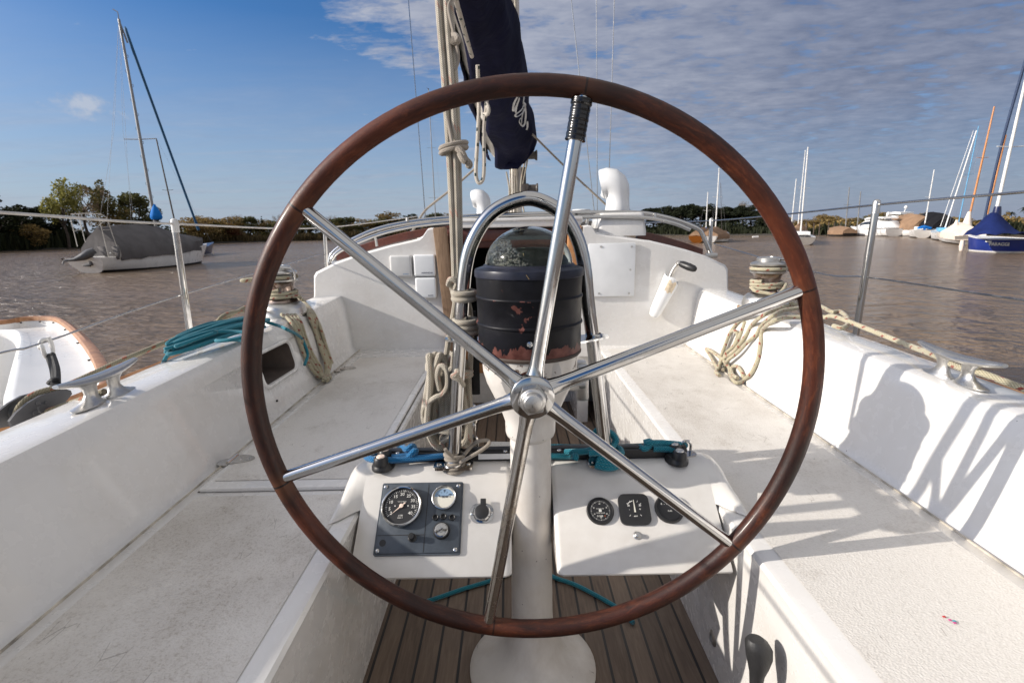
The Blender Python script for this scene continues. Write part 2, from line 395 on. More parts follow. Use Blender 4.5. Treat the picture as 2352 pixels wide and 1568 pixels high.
MT['bnavy'] = plain('boat_navy', (.01, .015, .06), .3)
MT['borange'] = plain('boat_orange', (.55, .19, .03), .4)
MT['antifoul'] = plain('dark_bottom_paint', (.025, .022, .022), .7)
MT['mastwhite'] = plain('white_mast', (.70, .69, .66), .35, var=.08, scale=2)
MT['mastgrey'] = plain('grey_alloy_mast', (.24, .235, .23), .35, .4, var=.15, scale=2)
MT['mastwood'] = plain('orange_wooden_mast', (.48, .20, .06), .4, var=.2, scale=2)
MT['mastdark'] = plain('dark_mast', (.06, .05, .045), .5)
MT['deckblue'] = plain('light_blue_trim', (.10, .33, .55), .5)
MT['glassdark'] = plain('tinted_window', (.02, .024, .03), .12)
MT['pile'] = plain('wet_timber', (.070, .050, .038), .8, var=.4, scale=3, bump=.5, bscale=12, bdist=.02)
MT['bark'] = plain('tree_bark', (.060, .045, .036), .9, var=.35, scale=4, bump=.6, bscale=14, bdist=.03)
MT['mudbank'] = plain('dark_mud', (.035, .029, .022), .9, var=.4, scale=.3, bump=.6, bscale=1.5, bdist=.15)
def leaf(name, a, b, c):
    g = G(name); geo = g.n('ShaderNodeNewGeometry'); oi = g.n('ShaderNodeObjectInfo')
    f = g.math('ADD', g.math('MULTIPLY', geo.outputs['Random Per Island'], .6), g.math('MULTIPLY', g.noise(g.obj(), .9, 3), .4))
    col = g.ramp(f, (.2, a), (.5, b), (.8, c))
    hs = g.n('ShaderNodeHueSaturation'); g.put(hs.inputs['Color'], col); g.put(hs.inputs['Value'], g.math('ADD', g.math('MULTIPLY', oi.outputs['Random'], .5), .75))
    g.set(color=hs.outputs[0], rough=.7, spec=.2)
    tr = g.n('ShaderNodeBsdfTranslucent'); g.put(tr.inputs[0], hs.outputs[0]); mx = g.n('ShaderNodeMixShader', i_0=.35)
    g.put(mx.inputs[1], g.b.outputs[0]); g.put(mx.inputs[2], tr.outputs[0]); g.put(g.nt.nodes['Material Output'].inputs[0], mx.outputs[0])
    return g.mat
MT['l_dark'] = leaf('dark_leaves', (.010, .013, .007), (.020, .026, .012), (.036, .042, .018))
MT['l_green'] = leaf('green_leaves', (.036, .040, .015), (.066, .068, .024), (.115, .105, .038))
MT['l_willow'] = leaf('willow_leaves', (.15, .145, .035), (.26, .25, .065), (.40, .36, .115))
MT['l_autumn'] = leaf('autumn_leaves', (0.128, 0.090, 0.036), (0.210, 0.147, 0.054), (0.315, 0.217, 0.083))
MT['l_olive'] = leaf('olive_leaves', (0.072, 0.070, 0.026), (0.131, 0.118, 0.042), (0.208, 0.176, 0.061))
MT['l_red'] = leaf('red_leaves', (0.058, 0.013, 0.009), (0.098, 0.023, 0.013), (0.143, 0.039, 0.018))
MT['l_twig'] = leaf('brown_twigs', (0.120, 0.088, 0.061), (0.200, 0.147, 0.096), (0.288, 0.216, 0.136))
MT['reed'] = leaf('dry_reeds', (0.072, 0.055, 0.026), (0.124, 0.094, 0.044), (0.195, 0.146, 0.072))
MT['reed_dark'] = leaf('dark_reeds', (.012, .016, .008), (.022, .027, .012), (.04, .042, .018))
# ------------------------------------------------------------------ camera, light, sky
cam = bpy.data.objects.new('camera', bpy.data.cameras.new('camera')); COL.objects.link(cam)
cam.data.sensor_width = 36; cam.data.lens = 36 * FOC / 2352; cam.data.clip_start = .02; cam.data.clip_end = 6000
cam.matrix_world = Matrix.Rotation(PI / 2 - PITCH, 4, 'X') @ Matrix.Rotation(-ROLL, 4, 'Z')
cam.data.dof.use_dof = True; cam.data.dof.focus_distance = 1.02; cam.data.dof.aperture_fstop = 10
SC.camera = cam
SUN_EL, SUN_AZ = R_(22.8), R_(9.0)             # light travels to starboard and a little toward the bow
sl = bpy.data.lights.new('sun', 'SUN'); sl.energy = 4.5; sl.angle = R_(.53); sl.color = (1, .93, .84)
sun = bpy.data.objects.new('sun', sl); COL.objects.link(sun)
trav = V((math.cos(SUN_EL) * math.cos(SUN_AZ), math.cos(SUN_EL) * math.sin(SUN_AZ), -math.sin(SUN_EL)))
sun.rotation_euler = trav.to_track_quat('-Z', 'Y').to_euler(); sun.location = -trav * 30
w = bpy.data.worlds.new('World'); SC.world = w; w.use_nodes = True
class GW(G):
    def __init__(s, nt): s.nt = nt
gw = GW(w.node_tree); bg = w.node_tree.nodes['Background']
sky = gw.n('ShaderNodeTexSky', sky_type='NISHITA', sun_disc=False, sun_elevation=SUN_EL, altitude=10, air_density=1.0, dust_density=.3, ozone_density=3.0)
to_sun = -trav; sky.sun_rotation = math.atan2(to_sun.x, to_sun.y)
d = gw.n('ShaderNodeTexCoord').outputs['Generated']; dx, dy, dz = gw.sep(d)[:]
den = gw.math('ADD', gw.math('MAXIMUM', dz, 0), .07)
SKY_K = .12
px_, py_ = gw.math('DIVIDE', dx, den), gw.math('DIVIDE', dy, den)       # a flat cloud deck seen in perspective
p = gw.comb(px_, py_, 0)
az = gw.math('ARCTAN2', dx, gw.math('MAXIMUM', dy, .001))
# thick broken field to starboard, thinning to port; a bright unseen deck added overhead and astern to fill the shade
cov = gw.math('ADD', gw.math('MULTIPLY', az, 1.25), gw.math('MULTIPLY', gw.math('SUBTRACT', dz, .22), 1.95))
cov = gw.math('ADD', cov, gw.math('MULTIPLY', gw.math('SUBTRACT', gw.noise(p, .75, 3), .5), 1.2))
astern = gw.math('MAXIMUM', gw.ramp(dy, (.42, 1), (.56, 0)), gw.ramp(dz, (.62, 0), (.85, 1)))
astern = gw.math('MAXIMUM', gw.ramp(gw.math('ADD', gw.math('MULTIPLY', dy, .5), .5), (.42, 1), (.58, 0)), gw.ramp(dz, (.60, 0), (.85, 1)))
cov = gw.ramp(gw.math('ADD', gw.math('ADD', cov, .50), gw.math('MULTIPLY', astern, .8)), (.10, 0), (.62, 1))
lump = gw.noise(gw.map(p, (1, 1.15, 1), rot=(0, 0, .5)), 3.3, 7, .60, .2)
cell = gw.noise(gw.map(p, (1, 2.1, 1), rot=(0, 0, .42)), 8.0, 5, .58, .3)
body = gw.math('ADD', gw.math('MULTIPLY', lump, .58), gw.math('MULTIPLY', cell, .42))
thr = gw.math('SUBTRACT', .64, gw.math('MULTIPLY', cov, .36))
dens = gw.math('MULTIPLY', gw.math('SUBTRACT', body, thr), 5.2, True)
dens = gw.math('MULTIPLY', dens, gw.ramp(dz, (.0, .30), (.20, 1)))
wisp = gw.noise(gw.map(p, (.5, 1.6, 1), rot=(0, 0, .15)), 1.3, 6, .62, .5)
thin = gw.math('MULTIPLY', gw.ramp(wisp, (.41, 0), (.66, 1)), gw.ramp(dz, (.05, .75), (.30, .05)))
dens = gw.math('MAXIMUM', gw.math('MULTIPLY', dens, .88), gw.math('MULTIPLY', thin, .55))
lit = gw.math('MULTIPLY', gw.math('SUBTRACT', gw.noise(gw.map(p, (1, 1.15, 1), loc=(.06, .02, 0), rot=(0, 0, .5)), 3.3, 7, .60, .2), .36), 3.4, True)
lit = gw.math('ADD', gw.math('MULTIPLY', lit, .7), gw.math('MULTIPLY', gw.ramp(cell, (.4, 0), (.65, 1)), .3))
cc = gw.mix(gw.ramp(az, (.0, 0), (.55, 1)), (3.333, 3.458, 3.917), (1.958, 2.083, 2.625))
cd = gw.mix(gw.ramp(az, (.0, 0), (.55, 1)), (1.958, 2.167, 2.875), (1.042, 1.183, 1.708))
cloud = gw.mix(lit, cd, cc)
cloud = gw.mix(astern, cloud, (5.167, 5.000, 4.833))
hs = gw.n('ShaderNodeHueSaturation'); hs.inputs['Saturation'].default_value = 1.25; hs.inputs['Value'].default_value = 1.0; gw.put(hs.inputs['Color'], gw.mix(1.0, sky.outputs[0], (.77, .75, .82), 'MULTIPLY'))
low = gw.ramp(dz, (.0, .92), (.10, .62), (.34, 0))
tint = gw.mix(low, hs.outputs[0], gw.mix(gw.ramp(az, (-.1, 0), (.6, 1)), (2.292, 2.833, 3.708), (1.667, 2.125, 3.125)))
puff_dir = sight(208, 256).normalized(); az0, dz0 = math.atan2(puff_dir.x, puff_dir.y), puff_dir.z
ex = gw.math('MULTIPLY', gw.math('SUBTRACT', az, az0), 17); ey = gw.math('MULTIPLY', gw.math('SUBTRACT', dz, dz0), 44)
puff = gw.math('SUBTRACT', 1.0, gw.math('ADD', gw.math('MULTIPLY', ex, ex), gw.math('MULTIPLY', ey, ey)))
puff = gw.math('MULTIPLY', gw.math('ADD', puff, gw.math('MULTIPLY', gw.math('SUBTRACT', gw.noise(gw.map(d, (1, 1, 1.3)), 26, 5, .55, .2), .55), 5)), .9, True)
puff = gw.math('MULTIPLY', puff, gw.ramp(gw.math('ADD', ex, 0), (-.0, 1), (1, 1)))
dens = gw.math('MAXIMUM', dens, gw.math('MULTIPLY', puff, .62)); cloud = gw.mix(puff, cloud, (3.9, 4.0, 4.3))
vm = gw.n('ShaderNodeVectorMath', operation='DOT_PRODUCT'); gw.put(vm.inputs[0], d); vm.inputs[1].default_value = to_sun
aur = gw.math('POWER', gw.math('MAXIMUM', vm.outputs['Value'], 0.0), 9.0)          # bright haze round the sun, added out of view to lift shadows
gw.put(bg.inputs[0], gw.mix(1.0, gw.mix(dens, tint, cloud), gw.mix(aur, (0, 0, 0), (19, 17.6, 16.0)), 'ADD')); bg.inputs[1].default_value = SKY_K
SC.view_settings.view_transform = 'Standard'; SC.view_settings.look = 'None'; SC.view_settings.exposure = .33; SC.view_settings.gamma = 1
SC.cycles.max_bounces = 8; SC.cycles.transmission_bounces = 8; SC.cycles.caustics_reflective = False; SC.cycles.caustics_refractive = False

# ------------------------------------------------------------------ water and banks
def water_mat():
    g = G('muddy_river'); o = g.obj()
    a = g.noise(g.map(o, (1, 1.7, 1), rot=(0, 0, .25)), 1.15, 3, .55, .3); b = g.noise(g.map(o, (1, 2.1, 1), rot=(0, 0, -.2)), 4.2, 4, .6, .4)
    c = g.noise(g.map(o, (1, 1.6, 1)), 15, 3, .55)
    h = g.math('ADD', g.math('ADD', g.math('MULTIPLY', a, 1.0), g.math('MULTIPLY', b, .26)), g.math('MULTIPLY', c, .030))
    mud = g.ramp(g.noise(g.map(o, (.35, 1, 1)), .35, 4), (.3, (.155, .108, .070)), (.7, (.20, .142, .094)))
    wind = g.ramp(g.noise(g.map(o, (.30, 1.0, 1), rot=(0, 0, .2)), .10, 4, .6), (.35, .35), (.68, 1.0))
    h = g.math('MULTIPLY', h, wind)
    g.set(color=mud, rough=.17, ior=1.33, spec=.42, normal=g.bump(h, 1.0, .74))
    return g.mat
m = MB(); n = 60
xs = [-1400, -500, -200] + [-80 + 160 * i / 20 for i in range(21)] + [200, 500, 1400]; ys = [-300, -60] + [-20 + 12 * i for i in range(12)] + [200, 500, 1800]
b0 = m.grid([[(x, y, WZ) for x in xs] for y in ys])
wo = structure(m.build('water', water_mat()))

# ------------------------------------------------------------------ the yacht we stand on
CX = .05
yacht = thing('sailing_yacht', 'white sailing yacht under the viewer with teak cockpit floor, white side seats and cabin ahead', 'sailing yacht', (CX, 2.5, -1.02))
def hw(y): return .800 + .018 * (y - .6)
def zt(y): return -.355 + .033 * (y - .85)
YS = [-.9, -.3, .2, .6, .9, 1.2, 1.6, 2.0, 2.35, 2.53]
# cockpit sole
m = MB(); m.rbox((CX, 1.0, -1.045), (.90, 3.78, .05), 0); m.build('cockpit_sole', MT['teak'], yacht)
for sgn, side in ((-1, 'port'), (1, 'starboard')):
    X = lambda r: CX + sgn * r
    # seat: a moulded bench with a soft inner edge
    prof = lambda y: [(X(.416), -1.07), (X(.412), -1.02), (X(.389), -.606), (X(.387), -.594), (X(.392), -.587), (X(.402), -.585), (X(hw(y) + .006), -.585), (X(hw(y) + .03), -.60), (X(hw(y) + .03), -1.07)]
    m = MB(); rows = [[V((x, y, z)) for x, z in prof(y)] for y in YS]; m.grid(rows, closed=True); m.cap(rows[0], 0, True); m.cap(rows[-1])
    seat = m.build('seat', MT['gel'], yacht, auto=35)
    # non-skid field, a sheet just proud of the smooth moulding
    def field(y0, y1, r0, r1m, z, inset=.0, n=8):
        mm = MB(); yy = [y0 + (y1 - y0) * k / n for k in range(n + 1)]
        mm.grid([[V((X(r0), y, z)), V((X((r0 + hw(y) - r1m) / 2), y, z)), V((X(hw(y) - r1m), y, z))] for y in yy], smooth=False); return mm
    if sgn > 0:
        field(-.8, 2.42, .428, .028, -.5835).build('nonskid_panel', MT['nonskid'], seat)
    else:
        field(-.8, 1.045, .428, .028, -.5835).build('nonskid_panel', MT['nonskid'], seat)
        # locker lid with its gap's shade painted as a dark sheet, and two butt hinges
        mm = MB(); mm.grid([[V((X(a), y, -.5838)) for a in (.400, .792)] for y in (1.0635, 2.3185)]); mm.build('lid_gap', plain('painted_gap_shade', (.10, .09, .08), .8), seat)
        mm = MB(); M4 = Matrix.Translation((X(.596), 1.691, 0))
        mm.rbox((0, 0, -.5815), (.385, 1.252, .013), .005, M4); lid = mm.build('locker_lid', MT['gel'], seat)
        mm = MB(); mm.grid([[V((X(a), y, -.5735)) for a in (.425, .6, .772)] for y in (1.10, 1.5, 1.9, 2.29)]); mm.build('nonskid_panel', MT['nonskid'], seat)
        for hy in (1.215, 2.10):
            mm = MB(); Mh_ = Matrix.Translation((X(.790), hy, -.5742))
            mm.prism([(.004, -.024)] + [(.012 + .046 * math.cos(t), .024 * math.sin(t)) for t in [-PI / 2 + PI * k / 10 for k in range(11)]] + [(.004, .024)], .003, Mh_)
            mm.prism([(-.004, .022)] + [(-.010 + .030 * math.cos(t), .022 * math.sin(t)) for t in [PI / 2 + PI * k / 10 for k in range(11)]] + [(-.004, -.022)], .003, Mh_ @ Matrix.Translation((0, 0, -.0085)))
            mm.tube([(X(.790), hy - .024, -.572), (X(.790), hy + .024, -.572)], .0045, 8)
            for q in (.022, .042): mm.lathe([(.0038, .003), (.003, .0042), (.0001, .0046)], Mh_ @ Matrix.Translation((q, 0, 0)), 8)
            mm.build('hinge', MT['steel_old'], seat)
    mm = MB(); mm.tube([V((X(hw(y) + .001), y, -.5850)) for y in YS], .0030, 6); mm.build('sealant_line', MT['sealant'], seat)
    # coaming
    def cprof(y):
        h, z = hw(y), zt(y)
        return [(X(h), -.60), (X(h + .016), -.585), (X(h + .028), -.56), (X(.883), z - .055), (X(.893), z - .018), (X(.903), z - .004), (X(.918), z), (X(1.04), z - .008), (X(1.055), z - .014), (X(1.066), z - .030), (X(1.12), -.50), (X(1.12), -.62)]
    m = MB(); rows = [[V((x, y, z)) for x, z in cprof(y)] for y in YS]; m.grid(rows, closed=True); m.cap(rows[0], 0, True); m.cap(rows[-1])
    co = m.build('coaming', [MT['gel'], MT['cubby']], yacht, auto=35)
    bm = bmesh.new(); bm.from_mesh(co.data); bmesh.ops.recalc_face_normals(bm, faces=bm.faces); bm.to_mesh(co.data); bm.free()
    if sgn < 0:
        # cubby hole let into the port coaming
        cy, cz = 1.69, -.436; Mx = Matrix(((0, 0, 1, X(.87)), (1, 0, 0, cy), (0, 1, 0, cz), (0, 0, 0, 1)))
        c = MB(); c.prism(rrect(.235, .098, .022), .24, Mx, z0=-.12); cut = c.build('cutter', [MT['gel'], MT['cubby']])
        for p_ in cut.data.polygons: p_.material_index = 1
        bm = bmesh.new(); bm.from_mesh(cut.data); bmesh.ops.recalc_face_normals(bm, faces=bm.faces); bm.to_mesh(cut.data); bm.free()
        bo = co.modifiers.new('hole', 'BOOLEAN'); bo.object = cut; bo.operation = 'DIFFERENCE'; bo.solver = 'EXACT'
        me = bpy.data.meshes.new_from_object(co.evaluated_get(bpy.context.evaluated_depsgraph_get())); co.modifiers.clear(); co.data = me
        bpy.data.objects.remove(cut)
        mm = MB(); nrm = V((1, 0, -.235 * 0 + .33)).normalized()
        def lip(y, z): return V((X(hw(cy) + .028) + (z + .56) / (zt(cy) - .055 + .56) * (X(.883) - X(hw(cy) + .028)) + .001, y, z))
        mm.tube([lip(cy + a, cz + b_) for a, b_ in rrect(.252, .114, .028)], .0075, 8, closed=True); mm.build('cubby_rim', MT['gel'], co)
        mm = MB(); mm.sphere((X(.845), 1.60, -.545), .004, 0, 10, (1, 1, 1)); mm.build('drain_hole', MT['dark'], co)
    # side deck edge trim
    m = MB(); m.tube([(X(1.385), -1.0, -.497), (X(1.39), .9, -.495), (X(1.385), 2.4, -.478), (X(1.34), 4, -.45), (X(1.1), 6.2, -.40), (X(.55), 8.2, -.34), (X(.05), 9.3, -.30)], .024, 8); m.build('toe_rail', MT['orangewood'], yacht)
# hull
def hull_half(y):
    pts = [(-1.4, 1.18), (-.5, 1.33), (1, 1.40), (3, 1.39), (5, 1.24), (7, .90), (8.6, .40), (9.35, .02)]
    for (a, b), (c, e) in zip(pts, pts[1:]):
        if a <= y <= c: return b + (e - b) * (y - a) / (c - a)
m = MB(); rows = []
for y in [-1.4, -.5, .5, 1.5, 2.5, 3.5, 4.5, 5.5, 6.5, 7.5, 8.3, 9.0, 9.34]:
    h = hull_half(y); zd = -.515 + max(0, y - 2) * .026
    rows.append([V((CX - h, y, zd)), V((CX - h * .985, y, -1.1)), V((CX - h * .86, y, WZ + .05)), V((CX - h * .6, y, WZ - .35)), V((CX + h * .6, y, WZ - .35)), V((CX + h * .86, y, WZ + .05)), V((CX + h * .985, y, -1.1)), V((CX + h, y, zd))])
m.grid(rows); m.cap(rows[0], 0, True)
for s in (-1, 1):                       # side decks and foredeck
    rw = []
    for y in [-1.4, -.5, .5, 1.5, 2.5, 3.5, 4.5, 5.5, 6.5, 7.5, 8.3, 9.0, 9.34]:
        h = hull_half(y); zd = -.515 + max(0, y - 2) * .026; inn = min(h * .9, 1.10) if y < 6 else 0
        rw.append([V((CX + s * h, y, zd)), V((CX + s * inn, y, zd + .012))])
    m.grid(rw)
m.build('hull', MT['gel_old'], yacht)
m = MB(); m.rbox((CX, -1.12, -.50), (2.3, .50, .35), .03); m.rbox((CX, -.9, -.8), (.95, .06, .5), .01); m.build('aft_deck', MT['gel'], yacht)
# cabin end: two moulded plates either side of the companionway
for s in (-1, 1):
    pr = [(1.085, -.64), (1.062, -.36), (1.045, -.30), (1.036, -.205), (1.022, -.184), (.965, -.158), (.915, -.135), (.82, -.105), (.74, -.083), (.64, -.058), (.56, -.042), (.505, -.030), (.478, -.016), (.464, .004), (.452, .018), (.436, .022), (.415, .019), (.372, -.585), (.372, -.64)]
    if s > 0: pr = [(a - .105 if a < .48 else a - .075 if a < .51 else a - .04 if a < .6 else a, z) for a, z in pr]
    P = [V((CX + s * a, 2.5, z)) for a, z in pr]
    m = MB(); Q = [p_ + V((0, .075, .0)) for p_ in P]
    lo = [p_ + V((0, .012, 0)) for p_ in P]; inn = [V((CX + s * (a - (.010 if a > .5 else 0)), 2.5, z - (.008 if z > -.28 else 0))) for a, z in pr]
    m.grid([inn, lo, Q], closed=True); m.cap(inn, 0, s > 0); m.cap(Q, 0, s < 0)
    bh = m.build('cabin_bulkhead', MT['gel'], yacht, auto=30)
# walls of the companionway well, forward face and step
m = MB()
m.rbox((CX, 2.93, -.94), (1.0, .06, .23), .004); m.build('bridge_wall', MT['gel'], yacht)
for s in (-1, 1):
    m = MB(); m.rbox((CX + (s * .43 if s < 0 else .325), 2.76, -.70), (.06, .42, .72), .006); m.build('companionway_side', MT['gel'], yacht)
m = MB(); m.rbox((CX - .06, 2.90, -.80), (.74, .07, .055), .008); m.rbox((CX - .06, 2.905, -.69), (.74, .022, .12), .003); m.build('washboard', MT['orangewood'], yacht)
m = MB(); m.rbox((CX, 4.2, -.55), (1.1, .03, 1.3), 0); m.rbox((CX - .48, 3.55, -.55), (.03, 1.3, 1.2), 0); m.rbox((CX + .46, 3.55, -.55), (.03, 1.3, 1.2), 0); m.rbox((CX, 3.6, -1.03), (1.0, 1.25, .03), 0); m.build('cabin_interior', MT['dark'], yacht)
for s in (-1, 1):
    m = MB(); a, b = V((CX + (s * .392 if s < 0 else .272), 2.49 if s < 0 else 2.54, .022)), V((CX + (s * .345 if s < 0 else .235), 2.49 if s < 0 else 2.54, -.60)); dr = (b - a); mid = (a + b) / 2
    m.rbox((0, 0, 0), (.062, .055, dr.length), .007, at4(mid, dr, (1, 0, 0))); m.build('companionway_post', MT['teakpost' if s < 0 else 'orangewood'], yacht)
    m = MB(); m.rbox((0, 0, 0), (.03, .10, dr.length * .98), .004, at4(mid + V((-s * .045, .10, -.012)), dr, (1, 0, 0))); m.build('washboard_slide', MT['rail'], yacht)
m = MB(); m.rbox((CX - .06, 2.66, -.020), (.66, .05, .058), .006); m.rbox((CX - .06, 2.70, -.06), (.62, .03, .05), .004); m.build('hatch_header', MT['rail'], yacht)
m = MB(); m.rbox((CX - .01, 3.15, .044), (.66, 1.1, .03), .012); m.rbox((CX - .01, 2.615, .034), (.64, .045, .034), .008); m.rbox((CX - .01, 2.60, .056), (.655, .03, .018), .007); m.build('sliding_hatch', MT['gel'], yacht)
# coachroof
m = MB(); rows = []
half = [(1.03, -.50), (1.02, -.26), (1.00, -.195), (.90, -.135), (.74, -.086), (.60, -.055), (.45, -.030), (.34, -.012), (0, .0)]
for y, k, dz_ in ((2.57, 1, 0), (2.8, 1, .012), (3.1, .99, .022), (3.6, .97, .022), (4.4, .92, .005), (5.4, .80, -.03), (6.4, .62, -.09), (7.0, .45, -.20)):
    line = [V((CX - a * k, y, z + dz_)) for a, z in half] + [V((CX + a * k, y, z + dz_)) for a, z in half[-2::-1]]
    rows.append(line)
m2 = MB()
cut_i = (7, 9)                                  # leave the companionway slot open aft of y 3.1
for i in range(len(rows) - 1):
    for j in range(len(rows[0]) - 1):
        if i < 2 and 6 < j < 9: continue
        m2.v.extend([rows[i][j], rows[i][j + 1], rows[i + 1][j + 1], rows[i + 1][j]]); b = len(m2.v); m2.face((b - 4, b - 3, b - 2, b - 1))
m2.cap(rows[-1])
ro = m2.build('coachroof', MT['gel'], yacht, auto=50)
bm = bmesh.new(); bm.from_mesh(ro.data); bmesh.ops.remove_doubles(bm, verts=bm.verts, dist=.0005); bmesh.ops.recalc_face_normals(bm, faces=bm.faces); bm.to_mesh(ro.data); bm.free()
for pts in (((774, 586), (820, 572), (880, 553), (940, 538), (1000, 528), (1062, 522)), ((1462, 537), (1500, 543), (1550, 557), (1585, 568), (1612, 578))):
    P = spline([aY(a, b, 3.0) for a, b in pts], 5)
    m = MB(); up = V((0, 0, 1)); rws = []
    for p_ in P:
        rws.append([p_ + V((0, -.016, .016)), p_ + V((0, .016, .016)), p_ + V((0, .018, -.03)), p_ + V((0, -.018, -.03))])
    m.grid(rws, closed=True, smooth=False); m.cap(rws[0], 0, True); m.cap(rws[-1]); m.build('cabin_rail', MT['rail'], yacht, bevel=.004)
m = MB(); P = [aY(a, b, 3.02) for a, b in ((1462, 544), (1500, 552), (1545, 565), (1600, 585))]
m.grid([[p_ + V((0, -.02, -.012)) for p_ in P], [p_ + V((0, -.02, -.06)) for p_ in P]]); m.build('rail_plinth', MT['gel'], yacht)
# mast, boom and standing rigging
MX, MY = .062, 5.0
m = MB(); rows = []
for z in (-.08, 3, 6, 9): rows.append([V((MX + .058 * math.cos(t) * (1 - .03 * z), MY + .092 * math.sin(t) * (1 - .03 * z), z)) for t in [2 * PI * k / 20 for k in range(20)]])
m.grid(rows, closed=True); m.rbox((MX - .012, MY - .092, 4.4), (.010, .012, 8.8), .002); m.rbox((MX + .012, MY - .092, 4.4), (.010, .012, 8.8), .002); mast = m.build('mast', MT['mastpaint'], yacht)
BA = aY(1168, 322, MY - .12); BB = aY(1103, 0, 2.45); BE = BB + (BB - BA) * .40
m = MB(); m.tube([BA, BE], .052, 14); m.build('boom', MT['mastpaint'], yacht)
m = MB(); m.rbox(BA + V((.02, .06, 0)), (.06, .13, .09), .01); m.build('gooseneck', MT['alu'], yacht)
for (a, b) in ((((1365, 486), 4.9), ((1312, 0), 5.0)), (((1372, 486), 5.0), ((1370, 0), 5.0)), (((1397, 480), 4.6), ((1411, 0), 4.9)), (((977, 497), 5.0), ((938, 0), 5.0))):
    p0, p1 = aY(*a[0], a[1]), aY(*b[0], b[1]); m = MB(); m.tube([p0 - (p1 - p0) * .04, p1 + (p1 - p0) * .7], .0042 if a[0][0] != 977 else .005, 6); m.build('shroud', MT['wire'], yacht)
# ------------------------------------------------------------------ steering wheel
H = V((.034, .85, -.286))
wheel = thing('steering_wheel', 'large wooden rimmed steering wheel with six steel spokes and a black taped top spoke', 'steering wheel', H)
m = MB(); RC = V((.036, .85, -.277))
N = 120; pts = [RC + V((.4985 * math.cos(2 * PI * k / N), 0, .5 * math.sin(2 * PI * k / N))) for k in range(N)]
m.tube(pts, .0168, 20, closed=True); rim = m.build('rim', MT['rim'], wheel)
ends = [(1338, 222), (706, 487), (1832, 670), (1671, 1243), (1124, 1418), (661, 1093)]
for i, e in enumerate(ends):
    tip = aY(*e, .85); dr = (tip - H).normalized(); far = RC + (tip - RC).normalized() * .496
    a = H + dr * .028
    m = MB(); L = (far - a).length
    m.tube([a, a + dr * .012, a + dr * .028, a + dr * .05, a + dr * (L - .0)], [.019, .0155, .0135, .0128, .0115], 18)
    sp = m.build('spoke', MT['steel_old' if i == 4 else 'steel'], wheel)
    if i == 0:
        m = MB(); q0, q1 = tip - dr * .066, tip - dr * .004; ptsT = [q0 + (q1 - q0) * (k / 40) for k in range(41)]
        m.tube(ptsT, [.0158 + .0003 * (1 if (k // 4) % 2 else 0) + .0003 * math.sin(k * 1.3) + .0010 * math.exp(-k * .5) + (.0012 if k > 34 else 0) for k in range(41)], 18); m.build('grip_tape', MT['tape'], wheel)
    m = MB(); m.tube([far - dr * .008, far - dr * .0025], [.0135, .0150], 16); m.build('spoke_socket', MT['rim'], wheel)
Mh = at4(H, (0, -1, 0), (1, 0, 0))
m = MB(); m.lathe([(.030, -.026), (.037, -.022), (.0395, -.014), (.0395, .0175), (.0385, .0205), (.0370, .0216), (.020, .0220)], Mh, 48); m.build('hub', MT['steel'], wheel)
m = MB(); hexa = [(.0262 * math.cos(PI / 3 * k + .20), .0262 * math.sin(PI / 3 * k + .20)) for k in range(6)]
m.prism(hexa, .016, Mh, z0=.0219); m.lathe([(.0222, .0379), (.0205, .0395), (.0178, .0402), (.0172, .047), (.0150, .0515), (.0085, .0535), (.0001, .0540)], Mh, 28); m.build('hub_nut', MT['alu'], wheel, bevel=.001)

WK = .93                                     # nearer and smaller: clears the seat edges
wheel.location = H * WK; wheel.scale = (WK, WK, WK)

# ------------------------------------------------------------------ pedestal with compass
PX = V((.036, 1.0, 0))
ped = thing('steering_pedestal', 'white steering pedestal carrying a scuffed navy compass drum under a misted clear dome', 'steering pedestal', (.042, 1.0, -1.02))
m = MB(); T = Matrix.Translation(PX)
m.lathe([(.150, -1.0195), (.150, -1.013), (.142, -1.004), (.118, -.994), (.088, -.978), (.068, -.956), (.056, -.925), (.049, -.90), (.0475, -.86), (.0445, -.60), (.0440, -.440), (.0435, -.432), (.0435, -.430), (.051, -.4235), (.053, -.416), (.0535, -.392), (.060, -.372), (.075, -.338), (.090, -.305), (.097, -.280), (.0985, -.252), (.101, -.240)], T, 48)
m.lathe([(.058, .0), (.058, .03)], at4(PX + V((0, -.09, -.272)), (0, 1, 0)), 24)
m.build('column', MT['pedpaint'], ped)
m = MB(); m.lathe([(.020, .0), (.020, .20)], at4(PX + V((-.003, -.190, -.272)), (0, 1, 0)), 20); m.build('wheel_shaft', MT['alu'], ped)
m = MB(); m.lathe([(.103, -.243), (.1055, -.240), (.1055, -.237), (.1035, -.235)], T, 64); m.build('drum_seam', MT['cubby'], ped)
m = MB(); pr = [(.1025, -.236), (.1045, -.234)]
for zb in (-.178, -.126): pr += [(.1045 + (.001 if zb > -.15 else 0), zb - .0035), (.1072, zb - .002), (.1075, zb), (.1070, zb + .002), (.1047, zb + .0035)]
pr += [(.1062, -.088), (.1062, -.086)]
m.lathe(pr, T, 72); drum = m.build('compass_drum', MT['drum'], ped, auto=50)
m = MB(); m.lathe([(.1066, -.0875), (.1085, -.0865), (.1088, -.077), (.1075, -.0725), (.099, -.0695), (.092, -.068), (.089, -.064), (.086, -.0635), (.0855, -.066)], T, 64); m.build('drum_cap', MT['drumcap'], ped)
